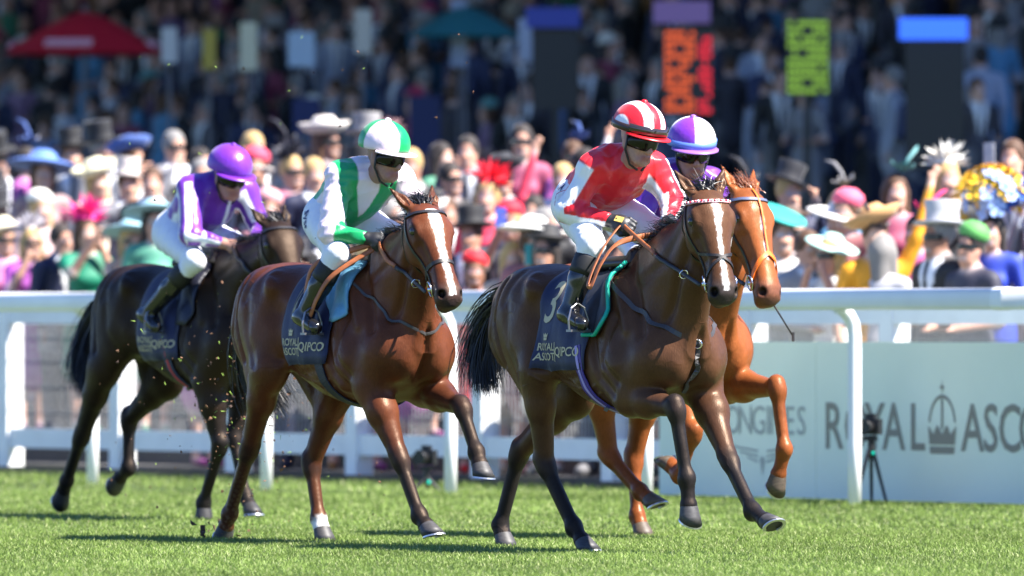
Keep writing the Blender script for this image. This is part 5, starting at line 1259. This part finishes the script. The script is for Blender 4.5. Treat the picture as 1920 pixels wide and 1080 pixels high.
featured(160, 440, F2, (.0, .18, .10), 'long', BROWN, 'feather', (.85, .03, .25), 'woman in green dress with hot pink feather hat holding a hand up', False, None, 25, 1.25)
featured(245, 455, F2, (.6, .4, .28), 'long', BLOND, 'wide', (.32, .55, .62), 'blonde woman with sunglasses under a pale blue wide hat', True, None, 15)
featured(290, 420, F0, (.08, .3, .2), 'long', DKB, 'wide', (.30, .52, .60), 'dark-haired woman under a powder blue wide hat behind the purple jockey', False, None, 10)
featured(75, 395, F0, (.5, .35, .35), 'long', BLOND, 'cup', (.85, .82, .72), 'woman with rounded ivory cup hat below the blue hat', False, None, 30)
featured(80, 330, F0, (.3, .2, .2), 'long', BROWN, 'wide', (.10, .20, .55), 'woman under a very wide cornflower blue hat', False, None, 10, 1.2)
featured(182, 345, F0, (.7, .6, .5), 'long', BLOND, 'sombre', (.80, .74, .50), 'woman in upturned cream straw hat beside a pale top hat', False, None, 30)
featured(238, 350, M0, GREY_, 'short', BROWN, 'top', (.62, .55, .5), 'man in pale fawn top hat left of the purple jockey', False, None, 20)
featured(285, 345, M0, BLACK_, 'short', BROWN, None, None, 'red-faced bareheaded man behind the purple jockey', False, None, 0)
featured(505, 395, F4, (.7, .3, .3), 'short', BROWN, 'cup', (.75, .33, .33), 'woman in salmon pink hat between the purple and green jockeys', False, None, 0)
featured(478, 345, F4, (.3, .3, .32), 'short', BROWN, 'bowler', (.5, .46, .44), 'spectator in stone grey hat right of the purple jockey', False, None, 0)
featured(480, 318, M0, BLACK_, 'short', BROWN, 'cup', (.7, .06, .12), 'spectator in small red hat right of the purple cap', False, None, 0)
featured(885, 445, M0, BLACK_, 'short', BROWN, 'top', BLACK_, 'man in black top hat beside the bay head of the second horse', False, None, -20)
featured(915, 372, F5, (.75, .05, .1), 'long', BLOND, 'feather', (.85, .02, .05), 'woman with spiky scarlet feather hat in the crowd', False, None, -10, 1.15)
featured(955, 420, F2, (.12, .12, .13), 'long', BLOND, 'cup', (.75, .01, .03), 'woman in bright red cup hat holding up a phone', False, (.1, .15, .6), 0)
featured(1000, 455, F4, (.3, .12, .12), 'long', BROWN, 'wide', (.85, .83, .76), 'woman under tilted white wide hat left of the red jockey', False, None, 20)
featured(1025, 472, F4, (.7, .66, .55), 'long', DKB, 'bowler', BLACK_, 'smiling woman in sunglasses and black hat above the leading horse rump', True, None, -25)
featured(962, 488, F6, (.55, .42, .3), 'long', BLOND, None, None, 'blonde woman photographing with a teal phone at the rail', False, (.05, .35, .35), 10)
featured(890, 512, F4, (.75, .01, .02), 'short', BROWN, 'cup', (.75, .01, .02), 'person bent at the rail in red with round red hat', False, None, 0)
featured(1055, 340, F5, (.75, .75, .76), 'short', BLOND, None, None, 'person in white waving behind the red jockey', False, None, 0)
featured(1462, 445, F4, (.5, .5, .48), 'short', BROWN, 'disc', (.02, .42, .36), 'woman with emerald green disc hat right of the chestnut head', False, None, 20, .85)
featured(1560, 482, F3_, (.72, .72, .68), 'long', BLOND, 'wide', (.42, .68, .58), 'blonde woman in white with mint wide hat, sunglasses, hands at chin', True, None, -45, .8)
featured(1575, 425, F4, (.6, .25, .12), 'short', BROWN, 'wide', (.75, .72, .66), 'woman in ivory wide hat behind the mint hat', False, None, -30)
featured(1590, 402, F0, (.3, .1, .1), 'short', BROWN, 'cup', (.8, .12, .2), 'spectator in coral pink hat behind the ivory hat', False, None, -30)
featured(1640, 445, F5, (.80, .33, .01), 'short', BROWN, 'sombre', (.55, .3, .12), 'woman in orange with one arm raised high waving', False, None, 10)
featured(1655, 478, F4, (.45, .44, .46), 'long', GRH, 'fasc', (.03, .03, .05), 'grey-haired woman with dark fascinator seen from behind at the rail', False, None, 150)
featured(1722, 440, F4, (.6, .12, .3), 'short', DKB, 'fasc', (.85, .02, .18), 'woman with cerise fascinator left of the grey top hat', False, None, -40)
featured(1765, 447, M0, BLACK_, 'short', GRH, 'top', (.42, .42, .44), 'man in black coat and silver grey top hat with sunglasses', True, None, -55)
featured(1862, 437, F4, (.02, .05, .40), 'long', DKB, 'flowers', (.85, .52, .01), 'young woman in royal blue dress under a big yellow flower headpiece', False, None, -20, 1.5)
featured(1825, 465, F4, (.03, .03, .05), 'short', DKB, 'cup', (.10, .35, .08), 'sunburnt person in green hat between top hat and flower headpiece', True, None, -45)
featured(1512, 470, M2, (.30, .30, .31), 'short', BROWN, None, None, 'man in grey jacket with his arm up beside the green disc hat', False, None, 30)
featured(1900, 300, M1, (.35, .35, .4), 'short', BROWN, None, None, 'man holding a camera to his eye at the right edge', False, (.4, .4, .42), -20)
# yellow headpiece carries blue blooms
hp = [o for o in bpy.data.objects if o.name.startswith('flower_headpiece')][0]; bl = link('blue_blooms', HATS['flowers'], None, hp.parent); bl.location = (-.12, .13, 1.78); bl.rotation_euler = (.15, -.35, 1.2); bl.scale = (1.3, 1.3, 1.2); bl.color = (.02, .10, .55, 1)
wb = link('white_blooms', HATS['flowers'], None, hp.parent); wb.location = (.01, .0, 1.775); wb.rotation_euler = (.3, -.2, 2.2); wb.scale = (1.25, 1.3, 1.3); wb.color = (.35, .5, .85, 1)
shown += [(1905, 450, 99), (1890, 400, 99), (1820, 420, 99), (1700, 440, 99), (120, 400, 99), (200, 440, 99)]
# the rest of the front terraces
rg = random.Random(21)
_U = 'first second third fourth fifth sixth seventh eighth ninth tenth eleventh twelfth thirteenth fourteenth fifteenth sixteenth seventeenth eighteenth nineteenth'.split()
ORD = _U + [(t if u == 0 else c + '-' + _U[u-1]) for t, c in (('twentieth', 'twenty'), ('thirtieth', 'thirty'), ('fortieth', 'forty'), ('fiftieth', 'fifty')) for u in range(10)]
TOPS = [(NAVY_, 'navy'), (BLACK_, 'black'), (GREY_, 'grey'), ((.32, .06, .12), 'rose'), ((.06, .2, .35), 'blue'), ((.4, .34, .26), 'beige'), ((.48, .48, .48), 'white'), ((.05, .2, .12), 'green'), ((.35, .08, .3), 'plum'), ((.6, .3, .1), 'apricot')]
HATC = [(BLACK_, 'black'), ((.02, .02, .025), 'coal'), ((.25, .24, .24), 'grey'), ((.6, .55, .5), 'fawn'), ((.7, .68, .62), 'ivory'), ((.45, .03, .1), 'crimson'), ((.05, .1, .3), 'blue'), ((.1, .28, .28), 'teal'), ((.5, .28, .28), 'blush'), ((.015, .015, .03), 'navy'), ((.1, .06, .04), 'brown')]
cnt = 0
for k, (off, z) in enumerate(ROWS[:5]):
    s_ = s_of(-15, off); nth = 0
    while s_ < s_of(1980 if k < 3 else 1150, off):
        pv = rp(s_, off); uu = 960 + pv.x/pv.y*18650; vv = 602 - (z+1.6-1.175)/pv.y*18650
        if all(abs(uu-a) > (42 if pv.y < c+.3 else 15) or abs(vv-b) > (70 if pv.y < c+.3 else 25) for a, b, c in shown) and all(abs(s_-q) > .38 or kk != k for kk, q in taken):
            p = rp(s_ + rg.uniform(-.06, .06), off + rg.uniform(-.12, .12)); male = rg.random() < .5; tc, tn = rg.choice(TOPS[:3] if male else TOPS); hc_, hn = (rg.choice(HATC[:2]) if rg.random() < .85 else HATC[2]) if male else rg.choice(HATC)
            hat = rg.choice(['top', 'top', None]) if male else rg.choice(['wide', 'feather', 'fasc', 'fasc', 'sombre', None, None, None, 'bowler']); kd = rg.choice([M0, M0, M1, M2] if male else [F0, F3_, F4, F6, F4]); sh = rg.random() < .55
            yaw = YC + math.radians(rg.gauss(20 if s_ < -5 else -30, 25))
            lab = f"{'man' if male else 'woman'} in {tn} {'suit' if male else 'dress'} {'with ' + hn + ' ' + HATNAME[hat].replace('_', ' ') if hat else 'without a hat'} {ORD[nth]} from left on terrace row {ORD[k]}"; nth += 1
            person(p.x, p.y, z, yaw, kd, tc, 'short' if male else rg.choice(['short', 'long']), rg.choice([BLOND, BROWN, DKB, GRH]), hat, hc_, sh, None, rg.uniform(.93, 1.05), lab, 'racegoers filling the front terraces'); cnt += 1
        s_ += rg.uniform(.5, .8)
# people further back on the shaded stand steps
for fi, (off, z) in enumerate(FAR[:5]):
    s_ = s_of(-10, off); nth = 0
    while s_ < s_of(1930, off):
        male = rg.random() < .72; tc, tn = rg.choice(TOPS[:2] + [((.03, .04, .1), 'midnight blue'), ((.03, .028, .04), 'charcoal')] if male else TOPS[:5] + [((.2, .12, .22), 'mauve'), ((.12, .2, .4), 'blue')])
        hc_, hn = rg.choice(HATC[:3] if male else HATC); hat = rg.choice(['top', None, None]) if male else rg.choice(['wide', 'cup', None, 'bowler'])
        if male and rg.random() < .14: tc, tn = (.3, .34, .44), 'pale'
        p = rp(s_, off + rg.uniform(-.5, .5)); lab = f"{'man' if male else 'woman'} in {tn} {'with ' + hn + ' ' + HATNAME[hat].replace('_', ' ') if hat else 'bareheaded'} {ORD[nth]} from left in shaded row {ORD[fi]}"; nth += 1
        person(p.x, p.y, z, YC + math.radians(rg.uniform(-180, 180) if rg.random() < .5 else rg.gauss(-20, 40)), rg.choice([M0, M0, M1] if male else [F0, F4]), tc, 'short' if male else 'long', rg.choice([BROWN, DKB, GRH]), hat, hc_, False, None, rg.uniform(.9, 1.1), lab, 'racegoers on the shaded steps'); cnt += 1
        s_ += rg.choice([.5, .6, .75, .95, 1.3])
print('fill people', cnt)
# the far mass of the crowd, one object
def decim(me, col):
    n = len(me.vertices); V = np.zeros(n*3, np.float32); me.vertices.foreach_get('co', V); Q = np.array([p.vertices[:] for p in me.polygons], np.int32); return V.reshape(-1, 3), Q
far = []; vb = 0; FV, FQ, FC = [], [], []
def low_body():
    s = SDF(); s.ell((0, 0, 1.6), (.1, .09, .13), k=.03, col=SK); s.cone((0, 0, 1.3), (0, 0, .9), .17, .17, k=.08, col=TP, flat=((1, 0, 0), 1.3)); s.cone((0, -.17, 1.36), (0, .17, 1.36), .07, .07, k=.06, col=TP)
    for sg in (-1, 1): s.cone((0, sg*.1, .9), (0, sg*.1, .05), .09, .06, k=.05, col=LG); s.cone((0, sg*.2, 1.35), (.05, sg*.24, .9), .06, .045, k=.03, col=TP)
    V, Q = s.mesh(.06); return V, fix_orient(V, Q), s.colors(V, TP, .02)
LV, LQ, LC = low_body()
for off, z in FAR[5:24]:
    s_ = s_of(-300, off)
    while s_ < s_of(2200, off):
        p = rp(s_, off + rg.uniform(-.5, .5)); sc = rg.uniform(.92, 1.08); a = rg.uniform(-1.5, 1.5) - 1.57; Rm = np.array([[math.cos(a), -math.sin(a), 0], [math.sin(a), math.cos(a), 0], [0, 0, 1]]); V = (LV*sc) @ Rm.T + np.array((p.x, p.y, z))
        tc = np.array(rg.choice(TOPS + [((.14, .08, .2), ''), ((.05, .08, .25), ''), ((.5, .52, .6), '')] if rg.random() < .5 else TOPS[:2])[0])*rg.uniform(.5, 1.1)
        Cp = LC[:, :1]*np.array((.42, .22, .16)) + LC[:, 1:2]*np.clip(tc, 0, .8) + LC[:, 2:3]*tc*.5
        FV.append(V); FQ.append(LQ+vb); FC.append(Cp); vb += len(V); s_ += rg.uniform(.42, .7)
tag(link('crowd', npmesh('crowd', np.concatenate(FV), np.concatenate(FQ), np.concatenate(FC)), mat('crowd_cloth', attr=True, rough=.8)), 'distant blurred mass of racegoers packed on the stand', 'crowd', kind='stuff')
# ------------------------------------------------------------------ bookmakers' boards, umbrellas and posts among the crowd
def floor_at(D): return 1.0
def glow(name, col, st): return mat(name, (.02, .02, .02), .5, emit=(col, st))
def world_at(u, v, D): return Vector(((u-960)/18650*D, D, 1.175+(602-v)/18650*D))
def led_board(u0, u1, v0, v1, D, label, screens, sign=None):
    a = world_at(u0, v1, D); b = world_at(u1, v0, D); c = (a+b)/2; w_ = b.x-a.x; h_ = b.z-a.z; zf = floor_at(D)
    t = empty('bookmaker_board', (c.x, D, zf)); tag(t, label, 'betting board', 'bookmakers boards in the betting ring')
    m = MB(); m.box((0, 0, c.z-zf), (w_, .12, h_)); m.build('cabinet', mat('board_black', (.006, .006, .008), .5), t)
    m = MB(); m.box((0, .02, (a.z-zf)/2), (.08, .08, max(.1, a.z-zf))); m.build('stand', mat('board_black', (.006, .006, .008), .5), t)
    r = random.Random(int(u0))
    for (x0, x1, y0, y1, mt) in screens:
        m = MB(); n = max(3, int((y1-y0)*h_/.075))
        for i in range(n):
            z = a.z-zf+h_*(y0+(y1-y0)*(i+.5)/n); xx0, xx1 = (x0-.5)*w_, (x1-.5)*w_; g_ = int((xx1-xx0)/.06)+1
            for j in range(g_):
                if r.random() < .80: m.box((xx0+(xx1-xx0)*(j+.5)/g_, -.063, z), ((xx1-xx0)/g_*.78, .006, (y1-y0)*h_/n*.62))
        tag(m.build('led_digits', mt, t), kind='stuff')
    if sign:
        su0, su1, sv0, sv1, mt = sign; p, q = world_at(su0, sv1, D-.1), world_at(su1, sv0, D-.1); m = MB(); m.box(((p.x+q.x)/2-c.x, -.1, (p.z+q.z)/2-zf), (q.x-p.x, .1, q.z-p.z)); m.build('name_sign', mt, t)
OR_, RD_, GN_, BL_ = glow('led_orange', (1, .13, .008), .30), glow('led_red', (1, .01, .03), .32), glow('led_green', (.40, .80, .05), .20), glow('sign_blue', (.03, .14, 1), .5)
led_board(1240, 1336, 50, 218, 104, 'black bookmaker board with orange digits and a red column', [(.06, .66, .04, .96, OR_), (.72, .98, .02, .90, RD_)], (1225, 1332, 2, 44, mat('sign_redblue', (.25, .12, .3), .5)))
led_board(1474, 1554, 34, 180, 104, 'bookmaker board filled with lime green digits', [(.02, .98, .02, .98, GN_)])
led_board(1698, 1808, 74, 320, 102, 'tall black bookmaker board under a glowing blue sign', [], (1686, 1814, 34, 74, BL_))
led_board(998, 1086, 50, 205, 107, 'tall black board under a dull navy sign left of the red cap', [], (986, 1088, 14, 52, mat('sign_navy', (.02, .035, .28), .5)))
def umbrella(u, v, D, R_, h_, col, label, pale=None):
    zf = floor_at(D); p = world_at(u, v, D); t = empty('umbrella', (p.x, D, zf)); tag(t, label, 'umbrella', 'bookmakers umbrellas')
    zt = p.z-zf; n = 8
    for i in range(n):
        a0, a1 = 2*math.pi*i/n+.2, 2*math.pi*(i+1)/n+.2; m = MB(); V = []; Fc = []
        for j in range(6):
            r = R_*j/5; z = zt - h_*(j/5)**1.35
            for q in range(5):
                a = a0+(a1-a0)*q/4; sag = 1-.06*math.sin(math.pi*q/4)*(j/5); V.append((r*sag*math.cos(a), r*sag*math.sin(a), z))
        for j in range(5):
            for q in range(4): Fc.append((j*5+q, (j+1)*5+q, (j+1)*5+q+1, j*5+q+1))
        m.add(V, Fc); m.build('canopy_panel', mat('umb_'+label[:5], col, .6), t, True)
        if pale and i % 2 == 1:
            m = MB(); am = (a0+a1)/2; m.box((R_*.86*math.cos(am), R_*.86*math.sin(am), zt-h_*.80+.012), (.10, .55, .03), (Vector((math.cos(am), math.sin(am), -.9)).normalized(), Vector((-math.sin(am), math.cos(am), 0)), Vector((.9*math.cos(am), .9*math.sin(am), 1)).normalized())); m.build('print', mat('umb_print', pale, .6), t)
    m = MB(); m.tube([(0, 0, 0), (0, 0, zt+.06)], .025, 8); m.build('pole', mat('pole_grey', (.10, .10, .12), .5), t)
umbrella(160, 20, 114, .95, .50, (.55, .008, .035), 'red bookmaker umbrella with pale lettering, upper left', (.75, .4, .5))
umbrella(872, 10, 112, .68, .36, (.02, .16, .20), 'dark teal umbrella above the crowd, upper middle')
def banner(u0, u1, v0, v1, D, col, label, cat='banner'):
    a = world_at(u0, v1, D); b = world_at(u1, v0, D); zf = floor_at(D); c = (a+b)/2; t = empty('banner' if cat == 'banner' else 'pillar', (c.x, D, zf)); tag(t, label, cat, cat + 's among the far crowd')
    m = MB(); m.box((0, 0, c.z-zf), (b.x-a.x, .05, b.z-a.z)); m.build('cloth' if cat == 'banner' else 'shaft', mat('ban_%d' % int(u0), tuple(c_*.7 for c_ in col), .7), t)
    m = MB(); m.tube([(0, .05, 0), (0, .05, b.z-zf+.05)], .018, 8); m.build('pole', MATS['pole_grey'], t)
for q in ((303, 332, 52, 118, 108, (.6, .6, .62), 'narrow white flag banner right of the red umbrella'), (450, 482, 42, 132, 108, (.72, .68, .5), 'cream flag banner upper left'), (665, 697, 18, 100, 108, (.62, .58, .52), 'cream flag banner above the pink jockey'),
          (540, 590, 60, 125, 108, (.45, .58, .75), 'pale blue flag banner left of the green cap'), (380, 405, 55, 130, 108, (.5, .38, .06), 'mustard yellow flag banner'), (972, 997, 35, 115, 108, (.5, .55, .7), 'pale grey flag banner beside the navy sign'),
          (548, 600, 185, 250, 108, (.01, .02, .12), 'navy hoarding on stand left of the green cap'), (768, 826, 180, 290, 108, (.01, .02, .11), 'navy hoarding right of the green cap'), (845, 876, 0, 125, 112, (.40, .46, .62), 'tall pale blue pillar banner at top centre')): banner(*q)
